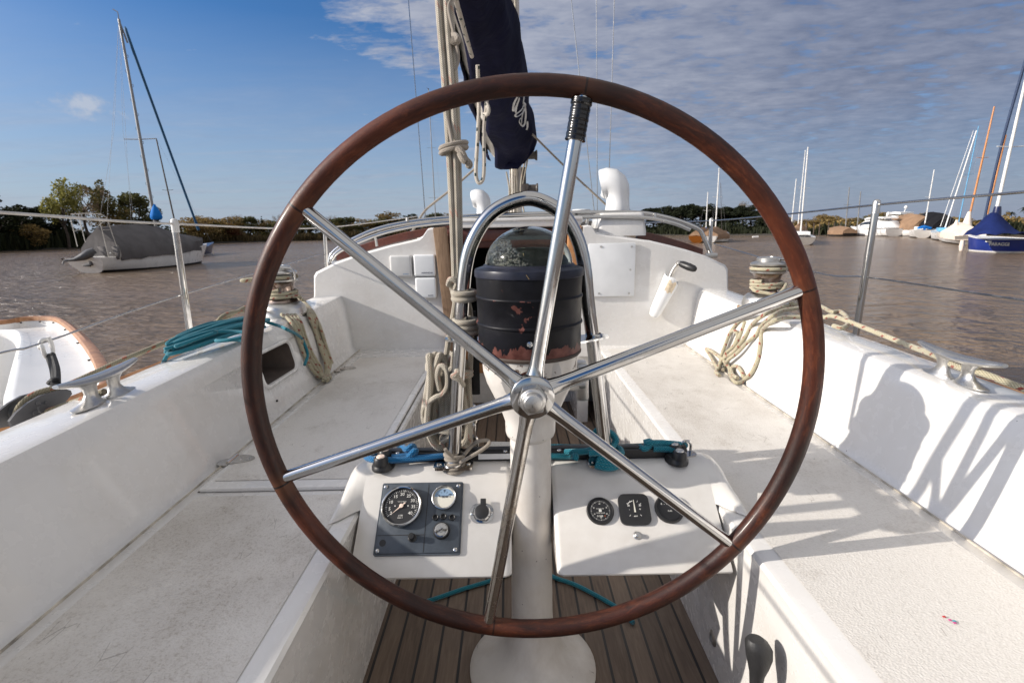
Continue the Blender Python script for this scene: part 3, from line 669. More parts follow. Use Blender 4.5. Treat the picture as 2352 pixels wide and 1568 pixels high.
for (a, b, mt) in ((1212, 636, 'brass'), (1217, 791, 'steel')):
    q = sight(a, b); q = q * ((1.0 - .105) / q.y); m = MB(); dd = V((q.x - PX.x, q.y - 1.0, 0)).normalized(); q = V((PX.x, 1.0, q.z)) + dd * .1055
    Ms = at4(q, dd); m.lathe([(.0055, 0), (.0055, .0012), (.003, .0024), (.0001, .0027)], Ms, 14); m.rbox((0, 0, .0028), (.0012, .010, .0008), 0, Ms @ Matrix.Rotation(.6, 4, 'Z')); m.build('drum_screw', MT[mt], ped)
# dome: clear plastic shell full of liquid, fogged on its port side, a card and bowl inside
g = G('misted_dome'); o = g.obj(); xx, yy, zz = g.sep(o)[:]
drops = g.voro(g.map(o, (1, 1, 1)), 230); dsm = g.ramp(drops, (.15, 1), (.55, 0))
side = g.ramp(g.math('SUBTRACT', g.math('MULTIPLY', g.math('SUBTRACT', .035, xx), 14), g.math('MULTIPLY', g.math('ADD', zz, .035), 14)), (.25, 0), (.55, 1))
side = g.math('MULTIPLY', side, g.ramp(g.noise(o, 26, 4), (.36, 0), (.52, 1)))
pale = g.mix(g.math('MULTIPLY', side, g.math('MULTIPLY', dsm, .85)), (.80, .84, .80), (.36, .355, .25))
g.set(color=pale, trans=g.math('SUBTRACT', 1.0, g.math('MULTIPLY', g.math('MULTIPLY', dsm, side), .40)), ior=1.18, rough=g.math('ADD', .015, g.math('MULTIPLY', side, .16)), normal=g.bump(g.math('MULTIPLY', dsm, side), 1.0, .003))
MT['dome'] = g.mat
g = G('compass_bowl'); o = g.obj(); zz = g.sep(o)[2]
fog = g.ramp(g.noise(g.map(o, (1, 1, 1)), 34, 7, .7), (.4, 0), (.66, 1)); st = g.ramp(g.noise(g.map(o, (4, 4, 1)), 20, 6, .7), (.45, 0), (.7, 1))
c = g.mix(g.math('MULTIPLY', fog, .5), (.022, .028, .028), (.16, .17, .13)); c = g.mix(g.math('MULTIPLY', st, .35), c, (.10, .115, .10))
g.set(color=c, rough=.6); MT['bowl'] = g.mat
def dome_prof(r, h, n=12, z0=-.066): return [(r * math.cos(PI / 2 * k / n) + 1e-5, z0 + h * math.sin(PI / 2 * k / n)) for k in range(n + 1)]
m = MB(); m.lathe(dome_prof(.0865, .0745), T, 48, cap0=False); m.lathe(dome_prof(.0835, .0715)[::-1], T, 48, cap1=False); m.build('compass_dome', MT['dome'], ped)
m = MB(); m.lathe([(.0001, -.0640), (.080, -.0640)], T, 40, cap0=False, cap1=False); m.lathe(dome_prof(.079, .037, 8, -.064)[:6], T, 40, cap0=False, cap1=True); m.build('compass_card', MT['bowl'], ped)
m = MB(); m.lathe(dome_prof(.0815, .069)[6:], T, 40, cap0=True); g = G('dome_air'); g.set(color=(.62, .66, .64), rough=.25, trans=.75, ior=1.05); m.build('dome_air_bubble', g.mat, ped)
m = MB()
for dx_, h in ((-.012, .022), (.006, .017), (-.004, .012)): m.tube([PX + V((dx_, -.070, -.063)), PX + V((dx_, -.066, -.063 + h))], .0011, 6)
m.build('lubber_pin', MT['brass'], ped)
# clutch bar on the starboard side of the head
m = MB(); M4 = Matrix.Translation((.166, 1.14, -.355)); m.rbox((0, 0, 0), (.028, .030, .088), .007, M4); m.lathe([(.009, -.02), (.009, .02)], at4((.150, 1.12, -.355), (1, 0, 0)), 12); m.rbox((-.006, .02, .042), (.032, .03, .012), .003, M4)
m.rbox((-.07, -.02, -.004), (.12, .018, .018), .004, M4); m.build('clutch_bar', MT['alu'], ped)

# ------------------------------------------------------------------ guard hoop over the compass
guard = thing('pedestal_guard', 'polished steel hoop arching over the compass and footed on the console', 'guard rail', (.036, 1.048, -.52))
zs_c = -.5205
path = [(1042, 1066), (1050, 900), (1058, 760), (1063, 680), (1070, 610), (1085, 556), (1115, 505), (1155, 473), (1210, 456), (1258, 468), (1298, 498), (1327, 550), (1342, 610), (1350, 690), (1360, 765), (1375, 900), (1394, 1062)]
P = [aY(a, b, 1.047) for a, b in path]; P = spline(P, 6)
m = MB(); m.tube(P, .0147, 20); m.build('hoop', MT['steel'], guard)
for a, b in ((1042, 1066), (1394, 1062)):
    c = aY(a, b, 1.047); c.z = zs_c
    m = MB(); m.prism(rrect(.088, .042, .008), .006, Matrix.Translation((c.x, c.y, zs_c))); m.lathe([(.022, .006), (.022, .010), (.0165, .018), (.0155, .024)], Matrix.Translation((c.x, c.y, zs_c)), 24)
    for s in (-1, 1): m.lathe([(.0065, .006), (.006, .0085), (.0001, .0095)], Matrix.Translation((c.x + s * .033, c.y, zs_c)), 12)
    m.build('foot_plate', MT['steel_old'], guard)
for s, xx in ((-1, -.112), (1, .176)):
    m = MB(); zc = -.226
    pl = [V((PX.x + s * .085, 1.00, zc)), V((PX.x + s * .10, .985, zc)), V((xx + s * .012, 1.02, zc)), V((xx + s * .03, 1.035, zc)), V((xx + s * .032, 1.055, zc)), V((xx + s * .012, 1.072, zc)), V((PX.x + s * .095, 1.05, zc))]
    m.grid([pl, [q + V((0, 0, .004)) for q in pl]], closed=True, smooth=False); m.cap(pl, 0, s > 0); m.cap([q + V((0, 0, .004)) for q in pl], 0, s < 0)
    m.lathe([(.0152, -.004), (.018, -.003), (.018, .007), (.0152, .009)], Matrix.Translation((xx, 1.047, zc)), 20, cap0=False, cap1=False); m.build('clamp_plate', MT['steel'], guard)

# ------------------------------------------------------------------ instrument console across the cockpit
con = thing('instrument_console', 'white moulded console across the cockpit with engine gauges either side of the pedestal', 'instrument console', (.04, 1.08, -.68))
FO = V((0, .87, -.675)); FN = V((0, -.6585, .7526)); FU = V((0, .7526, .6585))
def fP(px, py, lift=0.0): return aP(px, py, FO, FN) + FN * lift
prof = [(.890, -.6800), (.880, -.6795), (.8735, -.677), (.8715, -.6725), (.876, -.6665), (1.020, -.5415), (1.034, -.531), (1.050, -.5245), (1.070, -.522), (1.104, -.524), (1.115, -.528), (1.121, -.540), (1.124, -.680)]
for xo, xi, s in ((-.3345, -.0085, -1), (.4345, .0835, 1)):
    m = MB(); ext = xo
    def sec(x, pr): return [V((x, y, z)) for y, z in pr]
    rin = [(y + .006 if i < 6 else y, z) for i, (y, z) in enumerate(prof)]
    rows = [sec(xi, [(y + .010 if i < 5 else y, z - (.007 if 4 < i < 12 else 0)) for i, (y, z) in enumerate(prof)]), sec(xi + s * .004, [(y + .004 if i < 5 else y, z - (.002 if 4 < i < 12 else 0)) for i, (y, z) in enumerate(prof)]), sec(xi + s * .012, prof), sec(xo - s * .008, prof), sec(xo - s * .001, prof)]
    m.grid(rows, closed=True); m.cap(rows[0]); m.cap(rows[-1])
    m.build('console_body', MT['gel_old'], con, auto=42)
    # wing that laps over the seat, falling away outboard
    m = MB()
    F0 = [(.9722, -.5825), (.980, -.5762), (1.000, -.5589), (1.020, -.5415)]; F1 = [(.924, -.5825), (.929, -.571), (.965, -.556), (1.014, -.5415)]
    def wing(x, k, t):            # the face swells forward as it runs outboard, then drops to the seat
        pts = [(a[0] + (b_[0] - a[0]) * t, a[1] + (b_[1] - a[1]) * t) for a, b_ in zip(F0, F1)] + [(1.034, -.531), (1.050, -.5245), (1.070, -.522), (1.104, -.524), (1.115, -.528), (1.121, -.540), (1.124, -.5825)]
        return [V((x, y, -.5825 + (z + .5825) * k)) for y, z in pts]
    rows = [wing(xo - s * .0012, 1, 0), wing(xo + s * .006, 1, .10), wing(xo + s * .018, .97, .38), wing(xo + s * .030, .90, .70), wing(xo + s * .040, .76, .92), wing(xo + s * .047, .50, 1), wing(xo + s * .051, .04, 1)]
    m.grid(rows, closed=True); m.cap(rows[0], 0, s < 0); m.cap(rows[-1], 0, s > 0); m.build('console_wing', MT['gel_old'], con, auto=60)
m = MB(); m.rbox((.04, 1.085, -.615), (.12, .07, .180), .006); m.build('console_bridge', MT['gel_old'], con)
def screw(mb, c, n, r=.0042, ph=0, m=0):
    Ms = at4(c, n); mb.lathe([(r, 0), (r, .0012), (r * .6, .0022), (.0001, .0025)], Ms, 12, m)
# engine panel
pc = fP(966, 1190); MP = Matrix.Translation(pc) @ Matrix(((1, 0, 0, 0), (0, FU.y, FN.y, 0), (0, FU.z, FN.z, 0), (0, 0, 0, 1)))
m = MB(); m.prism(rrect(.178, .152, .004), .007, MP, z0=.0006); m.rbox((0, 0, .0082), (.172, .146, .003), .0012, MP)
panel = m.build('engine_panel', MT['panel'], con, bevel=.0008)
m = MB(); m.rbox((.0135, .0, .0098), (.0014, .142, .0006), 0, MP); m.rbox((-.036, -.0365, .0098), (.098, .0014, .0006), 0, MP)
for a, b in ((-.072, -.0515), ): m.lathe([(.007, .0094), (.007, .0098)], MP @ Matrix.Translation((a, b, 0)), 16)
m.build('panel_groove', MT['dial'], panel)
for a, b in ((-.0805, .067), (.079, .067), (-.0805, -.067), (.079, -.067)):
    m = MB(); screw(m, MP @ V((a, b, .0096)), FN); m.build('panel_screw', MT['steel'], panel)
# rev counter
def gauge_M(px, py, lift=.0, k=1.0): 
    Mq = MP @ Matrix.Diagonal((k, k, k, 1)); Mq.translation = fP(px, py) + FN * lift; return Mq
def arc_ticks(mb, M4, r0, r1, a0, a1, n, w, m, big=0, bw=0, rb=None, z=0):
    for k in range(n + 1):
        a = a0 + (a1 - a0) * k / n; bigk = big and k % big == 0
        rr0 = (rb if rb and bigk else r0); ww = bw if bigk else w
        c, s_ = math.cos(a), math.sin(a); mb.v.extend([M4 @ V((c * q - s_ * t, s_ * q + c * t, z)) for q, t in ((rr0, -ww), (r1, -ww), (r1, ww), (rr0, ww))]); b = len(mb.v); mb.face((b - 4, b - 3, b - 2, b - 1), m, None, False)
Mt = gauge_M(926, 1168, .0098, 0.89)
m = MB(); m.lathe([(.0485, 0), (.0490, .010), (.0480, .0145), (.0455, .0160), (.0435, .0150), (.0425, .010)], Mt, 48, 0, True, False)
m.lathe([(.0001, .0098), (.043, .0098)], Mt, 40, 1, False, False)
A = lambda deg: R_(deg)
arc_ticks(m, Mt, .0355, .0390, A(218), A(-38), 38, .00035, 2, 5, .0007, .0340, .0101)
for val, deg in ((2, 216), (5, 193), (10, 160), (15, 126), (20, 92), (25, 58), (30, 26), (35, -4), (40, -37)):
    r = .0285; text_mesh(m, str(val), Mt @ Matrix.Translation((r * math.cos(A(deg)), r * math.sin(A(deg)), .0101)), .0105, 2)
text_mesh(m, 'VOLVO PENTA', Mt @ Matrix.Translation((0, .0105, .0101)), .0032, 2)
text_mesh(m, 'x100', Mt @ Matrix.Translation((0, -.0225, .0101)), .0055, 2); text_mesh(m, 'min-1', Mt @ Matrix.Translation((0, -.0275, .0101)), .0055, 2)
for s in (-1, 1): m.lathe([(.0016, .0098), (.0014, .0106)], Mt @ Matrix.Translation((s * .0155, .0005, 0)), 10, 2)
a = A(222); nd = [V((math.cos(a) * .0325, math.sin(a) * .0325, .0125)), V((-math.sin(a) * .0016, math.cos(a) * .0016, .0125)), V((-math.cos(a) * .0115 - math.sin(a) * .0016, -math.sin(a) * .0115 + math.cos(a) * .0016, .0125)), V((-math.cos(a) * .0115 + math.sin(a) * .0016, -math.sin(a) * .0115 - math.cos(a) * .0016, .0125)), V((math.sin(a) * .0016, -math.cos(a) * .0016, .0125))]
m.cap([Mt @ q for q in nd], 3); m.lathe([(.0052, .0122), (.0048, .0140), (.0001, .0145)], Mt, 18, 3)
m.build('rev_counter', [MT['steel'], MT['dial'], MT['ink'], MT['needle']], panel)
# temperature gauge
Mt = gauge_M(1022, 1148, .0098, 0.87)
m = MB(); m.lathe([(.0300, 0), (.0305, .010), (.0298, .0130), (.0282, .0138), (.0270, .0130), (.0265, .009)], Mt, 40, 0, True, False)
m.lathe([(.0001, .0086), (.027, .0086)], Mt, 32, 1, False, False)
m.cap([Mt @ V((.024 * math.cos(A(t)), .024 * math.sin(A(t)) * .9 + .001, .0089)) for t in range(178, -1, -12)][::-1], 2)
text_mesh(m, 'TEMP', Mt @ Matrix.Translation((.0015, .0015, .0092)), .0075, 3); text_mesh(m, '50', Mt @ Matrix.Translation((0, .0172, .0092)), .0052, 3); text_mesh(m, '120', Mt @ Matrix.Translation((.0150, .0070, .0092)), .0048, 3); text_mesh(m, 'C', Mt @ Matrix.Translation((.0145, .0015, .0092)), .0042, 3)
arc_ticks(m, Mt, .0115, .0160, A(150), A(30), 4, .0004, 3, 2, .0005, None, .0092)
m.cap([Mt @ q for q in (V((-.0185, .0095, .0095)), V((-.0105, .0005, .0095)), V((-.0085, .0025, .0095)))], 4)
m.build('temperature_gauge', [MT['steel'], MT['dialw'], MT['inkb'], MT['inkd'], MT['dial']], panel)
for a, b in ((1002, 1192), (1020, 1190), (1040, 1192)):
    Mt = gauge_M(a, b, .0098); m = MB(); m.lathe([(.0062, 0), (.0062, .006), (.0055, .0066), (.0045, .006), (.0042, .002), (.0001, .002)], Mt, 18); m.build('warning_lamp', MT['black'], panel)
Mt = gauge_M(1016, 1222, .0098, 0.85)
m = MB(); m.lathe([(.0205, 0), (.0200, .008), (.0190, .0100), (.0165, .0105)], Mt, 30, 0, True, False); m.lathe([(.0165, .0105), (.0150, .0108), (.0140, .0125), (.0070, .0128), (.0065, .0150), (.0001, .0152)], Mt, 30, 1, False, False); m.rbox((0, 0, .0153), (.0022, .009, .0008), 0, Mt @ Matrix.Rotation(-.9, 4, 'Z'), 0); m.build('key_switch', [MT['black'], MT['steel']], panel)
Mt = gauge_M(949, 1238, .0098); m = MB(); m.lathe([(.0085, 0), (.0085, .004), (.0065, .0055), (.0065, .016), (.0058, .0175), (.0001, .0178)], Mt, 20); m.build('push_button', MT['black'], panel)
# capped power socket
Mt = gauge_M(1107, 1179, .0006)
m = MB(); m.prism(rrect(.050, .042, .017, 8), .003, Mt); m.lathe([(.0185, .003), (.0185, .010), (.0170, .0115), (.0155, .0115)], Mt, 28)
for s in (-1, 1): screw(m, Mt @ V((s * .0205, -.001, .003)), FN, .0034)
sk = m.build('power_socket', MT['steel'], con); m = MB(); m.lathe([(.0155, .011), (.0150, .014), (.013, .0150), (.0001, .0152)], Mt, 26); m.rbox((.003, .019, .0125), (.012, .018, .004), .001, Mt); m.build('socket_cap', MT['black'], sk)
# three dark dials to starboard
Mt = gauge_M(1378, 1174, .0006, 0.89)
m = MB(); m.lathe([(.0330, 0), (.0330, .005), (.0310, .0085), (.0295, .0085), (.0285, .006)], Mt, 40, 0, True, False); m.lathe([(.0001, .0055), (.029, .0055)], Mt, 36, 1, False, False)
arc_ticks(m, Mt, .0215, .0235, 0, 2 * PI, 60, .00018, 2, 5, .0004, .0205, .0058)
for v_, deg in (('60', 90), ('50', 155), ('10', 25), ('40', 208), ('20', -28), ('30', -90)):
    text_mesh(m, v_, Mt @ Matrix.Translation((.0165 * math.cos(A(deg)), .0165 * math.sin(A(deg)), .0058)), .0040, 2)
text_mesh(m, 'TOTAL HOURS', Mt @ Matrix.Translation((0, -.0055, .0058)), .0030, 2); text_mesh(m, 'RUNNING TIME', Mt @ Matrix.Translation((0, .0045, .0058)), .0026, 2)
text_mesh(m, '01558', Mt @ Matrix.Translation((-.002, -.0130, .0058)), .0058, 2); text_mesh(m, '8', Mt @ Matrix.Translation((.0098, -.0130, .0058)), .0058, 3)
for k in range(4): m.lathe([(.0022, .0060), (.0018, .0075)], Mt @ Matrix.Translation((.0017 * math.cos(PI / 2 * k + PI / 4), .0017 * math.sin(PI / 2 * k + PI / 4), 0)), 10, 2)
hc = m.build('hour_counter', [MT['black'], MT['dial'], MT['ink'], MT['rednum']], con)
Mt = gauge_M(1456, 1171, .0006, 0.84)
m = MB(); m.prism(rrect(.078, .078, .016, 6), .009, Mt); 
m.lathe([(.0001, .0094), (.0285, .0094)], Mt, 36, 1, False, False)
arc_ticks(m, Mt, .0185, .0235, A(142), A(38), 4, .0005, 2, 2, .0006, None, .0098); arc_ticks(m, Mt, .0195, .0215, A(140), A(100), 12, .0008, 2, 0, 0, None, .0098); arc_ticks(m, Mt, .0190, .0235, A(-50), A(-130), 1, .0006, 2, 0, 0, None, .0098)
text_mesh(m, '30', Mt @ Matrix.Translation((-.0145, .0085, .0098)), .0065, 2); text_mesh(m, '30', Mt @ Matrix.Translation((.0145, .0085, .0098)), .0065, 2)
text_mesh(m, '+', Mt @ Matrix.Translation((.0135, -.001, .0098)), .0090, 2); text_mesh(m, '-', Mt @ Matrix.Translation((-.0135, -.001, .0098)), .0090, 2); text_mesh(m, 'AMP', Mt @ Matrix.Translation((0, -.0185, .0098)), .0050, 2)
m.cap([Mt @ q for q in (V((-.0024, -.0085, .0104)), V((.0024, -.0085, .0104)), V((.0006, .0235, .0104)), V((-.0006, .0235, .0104)))], 3)
m.build('ammeter', [MT['black'], MT['dial'], MT['ink'], MT['dialw']], con, bevel=.0012)
Mt = gauge_M(1536, 1169, .0006, 0.90)
m = MB(); m.lathe([(.0345, 0), (.0345, .007), (.0325, .0115), (.0305, .0120), (.0285, .0085)], Mt, 40, 0, True, False); m.lathe([(.0001, .0075), (.029, .0075)], Mt, 36, 1, False, False)
for v_, x_, y_ in (('R', -.0175, .0105), ('1/2', -.001, .0155), ('1', .0175, .0105), ('FUEL', 0, -.0065)): text_mesh(m, v_, Mt @ Matrix.Translation((x_, y_, .0078)), .0058 if v_ != 'FUEL' else .0048, 2)
for x_ in (-.011, -.0055, 0, .0055, .011): m.lathe([(.0006, .0076), (.0006, .0079)], Mt @ Matrix.Translation((x_, .0095, 0)), 8, 2)
m.build('fuel_gauge', [MT['black'], MT['dial'], MT['ink']], con)
Mt = gauge_M(1463, 1230, .0006, 0.75); m = MB(); m.lathe([(.0112, 0), (.0112, .004), (.0095, .0052), (.0080, .0052), (.0070, .0062), (.0065, .0130), (.0050, .0140), (.0001, .0142)], Mt, 20); m.build('starter_button', MT['alu'], con)
# ------------------------------------------------------------------ deck gear
def onface(px, py, s, lift=.008):
    """a place on the inner face of a coaming (s=-1 port, 1 starboard), or on the seat below it"""
    p0 = V((CX + s * .883, 0, -.385)); nn = V((-s * .977, 0, .195)).normalized()
    q = aP(px, py, p0, nn) + nn * lift
    if q.z < -.585 + lift: q = aZ(px, py, -.585 + lift)
    return q
def ontop(px, py, lift=.008, z=-.322): return aZ(px, py, z + lift)
def rope_obj(name, strands, r, mat, label, cat='rope', group=None, seg=8, step=6, parent=None):
    m = MB()
    for st in strands: m.tube(spline(st, step), r, seg)
    o = m.build(name, mat, parent)
    if parent is None: tag(o, label, cat, group)
    return o

def winch(loc, label, wraps):
    t = thing('winch', label, 'winch', loc, 'sheet winches on the cockpit sides'); T = Matrix.Translation(V(loc))
    m = MB(); m.lathe([(.088, 0), (.088, .030), (.086, .034), (.086, .038), (.083, .050), (.070, .062), (.056, .068)], T, 40); m.build('base', MT['alu'], t)
    m = MB(); m.lathe([(.062, .066), (.056, .074), (.050, .085), (.049, .125), (.052, .140), (.060, .147)], T, 36); m.build('drum', MT['bronze'], t)
    m = MB(); m.lathe([(.060, .147), (.066, .150), (.067, .156), (.058, .163), (.052, .168), (.058, .174), (.067, .180), (.068, .185), (.060, .191), (.045, .196)], T, 36); m.build('jaws', MT['alu'], t)
    m = MB(); m.lathe([(.045, .195), (.045, .207), (.041, .211), (.024, .213), (.020, .213), (.018, .207), (.0001, .207)], T, 30); m.build('cap', MT['alu'], t)
    m = MB(); pts = [V(loc) + V((.040 * math.cos(a), .040 * math.sin(a), .205)) for a in (-1.2, -.9)] + [V(loc) + V((.062, -.03, .200)), V(loc) + V((.071, -.028, .185)), V(loc) + V((.071, -.026, .155))]
    m.tube(spline(pts, 4), .009, 8, ell=.45); m.build('feeder_arm', MT['alu'], t)
    return t
WL, WR = V((-.935, 2.03, -.332)), V((1.042, 2.03, -.332))
winch(WL, 'steel winch on the left cockpit side behind the wheel rim, half hidden by rope', 3)
winch(WR, 'steel sheet winch on the right cockpit side wound with red flecked rope', 3)
def wraps(c, r, z0, n, pitch, a0=0, rr=.0068):
    return [c + V(((r + rr) * math.cos(a0 + 2 * PI * k / 16), (r + rr) * math.sin(a0 + 2 * PI * k / 16), z0 + pitch * k / 16)) for k in range(int(16 * n) + 1)]
# starboard sheet: on the winch, then a tangle tumbling over the coaming to the seat
zT = -.318
def T_(a, b): return ontop(a, b, .008, zT)
def F_(a, b, l=.009): return onface(a, b, 1, l)
hang = [
    [T_(1840, 683), T_(1788, 698), T_(1745, 714), F_(1707, 735), F_(1687, 757), F_(1679, 778, .014), F_(1665, 811), F_(1652, 838), F_(1645, 853), F_(1652, 862)],
    [T_(1840, 695), T_(1783, 711), T_(1754, 724), F_(1732, 747), F_(1717, 773), F_(1694, 809, .016), F_(1670, 827, .02), F_(1648, 849)],
    [T_(1840, 707), T_(1799, 713), T_(1774, 726), F_(1754, 749), F_(1742, 770), F_(1726, 790, .02), F_(1706, 812, .022), F_(1684, 829, .022), F_(1664, 843, .012), F_(1660, 850)],
    [T_(1845, 728), T_(1805, 729), T_(1777, 737), F_(1757, 758), F_(1752, 790), F_(1746, 826), F_(1731, 857), F_(1713, 873)],
    [F_(1714, 738, .004), F_(1704, 768, .006), F_(1690, 795, .008), F_(1677, 815, .02), F_(1662, 838, .02)],
    [F_(1662, 820, .012), F_(1680, 785, .02), F_(1690, 765, .022), F_(1699, 762, .02), F_(1700, 772, .01), F_(1688, 797, .006)],
    [F_(1650, 848), F_(1636, 818), F_(1627, 803), F_(1634, 804), F_(1655, 818, .012), F_(1672, 828, .014)],
    [F_(1672, 830, .018), F_(1680, 846), F_(1678, 862), F_(1690, 878), F_(1707, 874), F_(1709, 856), F_(1698, 842), F_(1686, 845), F_(1683, 860, .016), F_(1694, 868, .02)],
]
rope_obj('sheet_rope', [wraps(WR, .050, .083, 2.6, .0135, .4) , wraps(WR, .056, .166, .9, .001, 2.4),
    [WR + V((-.066, -.02, .088)), WR + V((-.062, -.045, .080)), WR + V((-.02, -.078, .072)), WR + V((.03, -.086, .060)), WR + V((.07, -.085, .030))],
    [WR + V((.055, -.045, .105)), WR + V((.02, -.085, .085)), WR + V((-.03, -.105, .050)), WR + V((-.07, -.10, .016)), WR + V((-.095, -.04, .010)), WR + V((-.10, .02, .010))]] + hang +
    [[T_(1840, 690), T_(1884, 703), T_(1910, 716), T_(1928, 715), T_(1944, 727), T_(1948, 744), T_(1933, 753), T_(1915, 748)], [T_(1845, 712), aX(1890, 728, 1.07), aX(1918, 727, 1.075), aX(2012, 763, 1.08), aX(2087, 793, 1.075), aX(2147, 816, 1.02), aX(2199, 842, 1.005), aX(2256, 857, 1.01), aX(2352, 893, 1.05), aX(2420, 920, 1.06)]],
    .0074, MT['rope_red'], 'red flecked rope wound on the right winch, tumbling in loops onto the right seat', seg=10)
# port sheet
zL = -.316
def T2(a, b, l=.008): return ontop(a, b, l, zL)
def F2(a, b, l=.009): return onface(a, b, -1, l)
st = []
for k in range(4):
    o = k * 7; q = k * 5
    st.append([T2(600 - k * 2, 668 + o * 1.4, .03), T2(622, 684 + o * 1.2, .014), T2(650 - q * .3, 700 + o, .010), F2(678 - q, 734 + o * .5, .014), F2(695 - q, 775 + o * .4, .012), F2(712 - q * .8, 815 + o * .8, .011), F2(730 - q * .2, 845 + o * 1.1, .012), F2(747 + k * 3 - 6, 862 + (k % 3) * 4, .016), F2(758 - k * 5, 868 + (k % 2) * 5, .020), F2(754 - k * 2, 855, .022), F2(748 - k * 3.5, 836, .02), F2(742 - k * 4, 800, .012), F2(730 - k * 4, 762, .011), F2(716 - k * 4.6, 724, .012), T2(702 - k * 3, 697, .006), T2(684 - k * 3, 684, .02)])
rope_obj('sheet_rope', [wraps(WL, .050, .083, 2.4, .014, 2.6), wraps(WL, .056, .166, .9, .001, .2)] + st +
    [[WL + V((-.07, -.05, .165)), WL + V((-.12, -.06, .16)), WL + V((-.125, -.03, .155)), WL + V((-.08, .02, .16))],
     [WL + V((.05, -.03, .09)), WL + V((.07, .0, .085)), T2(690, 686, .03), T2(700, 694, .012), F2(720, 742, .02), F2(738, 795, .02), F2(750, 838, .025)]],
    .0074, MT['rope_red'], 'red flecked rope hanging in a thick hank over the left cockpit side', seg=10)
SX = lambda a, b, x: aX(a, b, x)
rope_obj('jib_sheet', [[SX(604, 690, -.98), SX(562, 707, -1.0), SX(510, 734, -1.01), SX(440, 763, -1.03), SX(352, 798, -1.045), SX(264, 835, -1.06), SX(151, 886, -1.075), SX(105, 897, -1.08), SX(72, 910, -1.083), SX(45, 935, -1.085), SX(38, 962, -1.083), SX(60, 967, -1.08), SX(105, 947, -1.06), SX(158, 928, -1.02), SX(214, 909, -.93), SX(240, 899, -.90)],
    [SX(600, 712, -.99), SX(552, 715, -.99), SX(520, 722, -.985), SX(503, 735, -.99), SX(502, 752, -1.0)]], .0074, MT['rope_old'], 'weathered green brown rope running along the left cockpit side through the black block', seg=10)
# teal coil on the port coaming
A0, B0 = aZ(392, 818, -.33), aZ(612, 752, -.31); ax = (B0 - A0); pp = V((-ax.y, ax.x, 0)).normalized(); pts = []
rnd = random.Random(4)
for k in range(14):
    e0, e1, wd = rnd.uniform(-.04, .2), rnd.uniform(.80, 1.05), rnd.uniform(.016, .060); off = rnd.uniform(-.022, .022)
    for i in range(8):
        t = 2 * PI * i / 8 + .2; s_ = (e0 + e1) / 2 + (e1 - e0) / 2 * math.cos(t)
        pts.append(A0 + ax * s_ + pp * (off + wd * math.sin(t) * (.55 + .45 * abs(math.cos(t * .5)))) + V((0, 0, .004 + .0046 * (k % 7) + .016 * math.sin(PI * min(max(s_, 0), 1)) + rnd.uniform(0, .006))))
ex = [pts, [B0 + V((0, 0, .02)), T2(640, 748, .012), T2(660, 757, .010), F2(678, 776, .02), F2(690, 800, .022), F2(695, 820, .020), F2(690, 840, .016)],
      [aZ(408, 790, -.31), aZ(385, 815, -.325), aX(374, 836, -1.005), aX(370, 850, -1.01)]]
cc_ = aZ(535, 800, -.322)
ex.append([cc_ + V((.045 * math.cos(t) * (1 + .1 * math.sin(3 * t)), .032 * math.sin(t), .012 + .004 * t)) for t in [k * .7 for k in range(15)]])
rope_obj('teal_rope', ex, .0056, MT['teal'], 'teal rope coiled in a flat hank on top of the left cockpit side', seg=8)

def cleat(loc, yaw, label):
    t = thing('mooring_cleat', label, 'cleat', loc, 'horn cleats on the cockpit sides'); M4 = Matrix.Translation(V(loc)) @ Matrix.Rotation(yaw, 4, 'Z')
    m = MB(); P = [V((0, -.112 + .224 * k / 14, .052 + .012 * abs(k / 7 - 1) ** 2)) for k in range(15)]; rr = [.0045 + .0115 * math.sin(PI * (k + .3) / 14.6) ** .6 for k in range(15)]
    m.tube([M4 @ q for q in P], rr, 14, ell=.62); m.build('horns', MT['alu'], t)
    for s in (-1, 1):
        m = MB(); rows = []
        for z, a, b in ((.050, .012, .026), (.038, .010, .017), (.024, .0095, .015), (.014, .012, .020), (.007, .016, .032), (.003, .019, .042), (.0, .019, .042)):
            rows.append([M4 @ V((a * math.cos(u), s * (.034 + (b - .017) * .45) + b * math.sin(u), z)) for u in [2 * PI * k / 18 for k in range(18)]])
        m.grid(rows, closed=True); m.build('leg', MT['alu'], t)
        m = MB()
        Ms = M4 @ Matrix.Translation((0, s * .066, .0045)); m.lathe([(.0055, 0), (.005, .0018), (.0001, .0022)], Ms, 12); m.build('bolt_head', MT['steel'], t)
cleat((-.905, 1.055, zt(1.05) - .001), .03, 'aluminium horn cleat on the left cockpit side, next to the black block')
cleat((1.003, 1.085, zt(1.08) - .001), -.03, 'aluminium horn cleat on the right cockpit side, a rope running under it')
# snatch block hung from the lifeline
bl = thing('snatch_block', 'black rope block hanging outside the left cockpit side on a black strap', 'pulley block', SX(70, 950, -1.085))
c0 = SX(70, 945, -1.085); 
out = [SX(a, b, -1.085) for a, b in ((-4, 968), (6, 985), (60, 975), (95, 962), (143, 905), (140, 897), (128, 893), (70, 908), (40, 925), (12, 948))]
for nm, off in (('cheek', .018), ('cheek', -.018)):
    m = MB(); q = [p_ + V((off, 0, 0)) for p_ in out]; q2 = [p_ + V((off + (.006 if off > 0 else -.006), 0, 0)) for p_ in out]
    m.grid([q, q2], closed=True, smooth=False); m.cap(q, 0, False); m.cap(q2, 0, True)
    if off > 0:
        for (a, b) in ((88, 925), (108, 925), (80, 948), (105, 945)):
            p_ = SX(a, b, -1.060); m.lathe([(.006, 0), (.005, .0015)], at4(p_, (1, 0, 0)), 10)
        m.lathe([(.012, 0), (.010, .003)], at4(SX(96, 937, -1.061), (1, 0, 0)), 14)
    m.build('cheek', MT['grey_pl'], bl, bevel=.002)
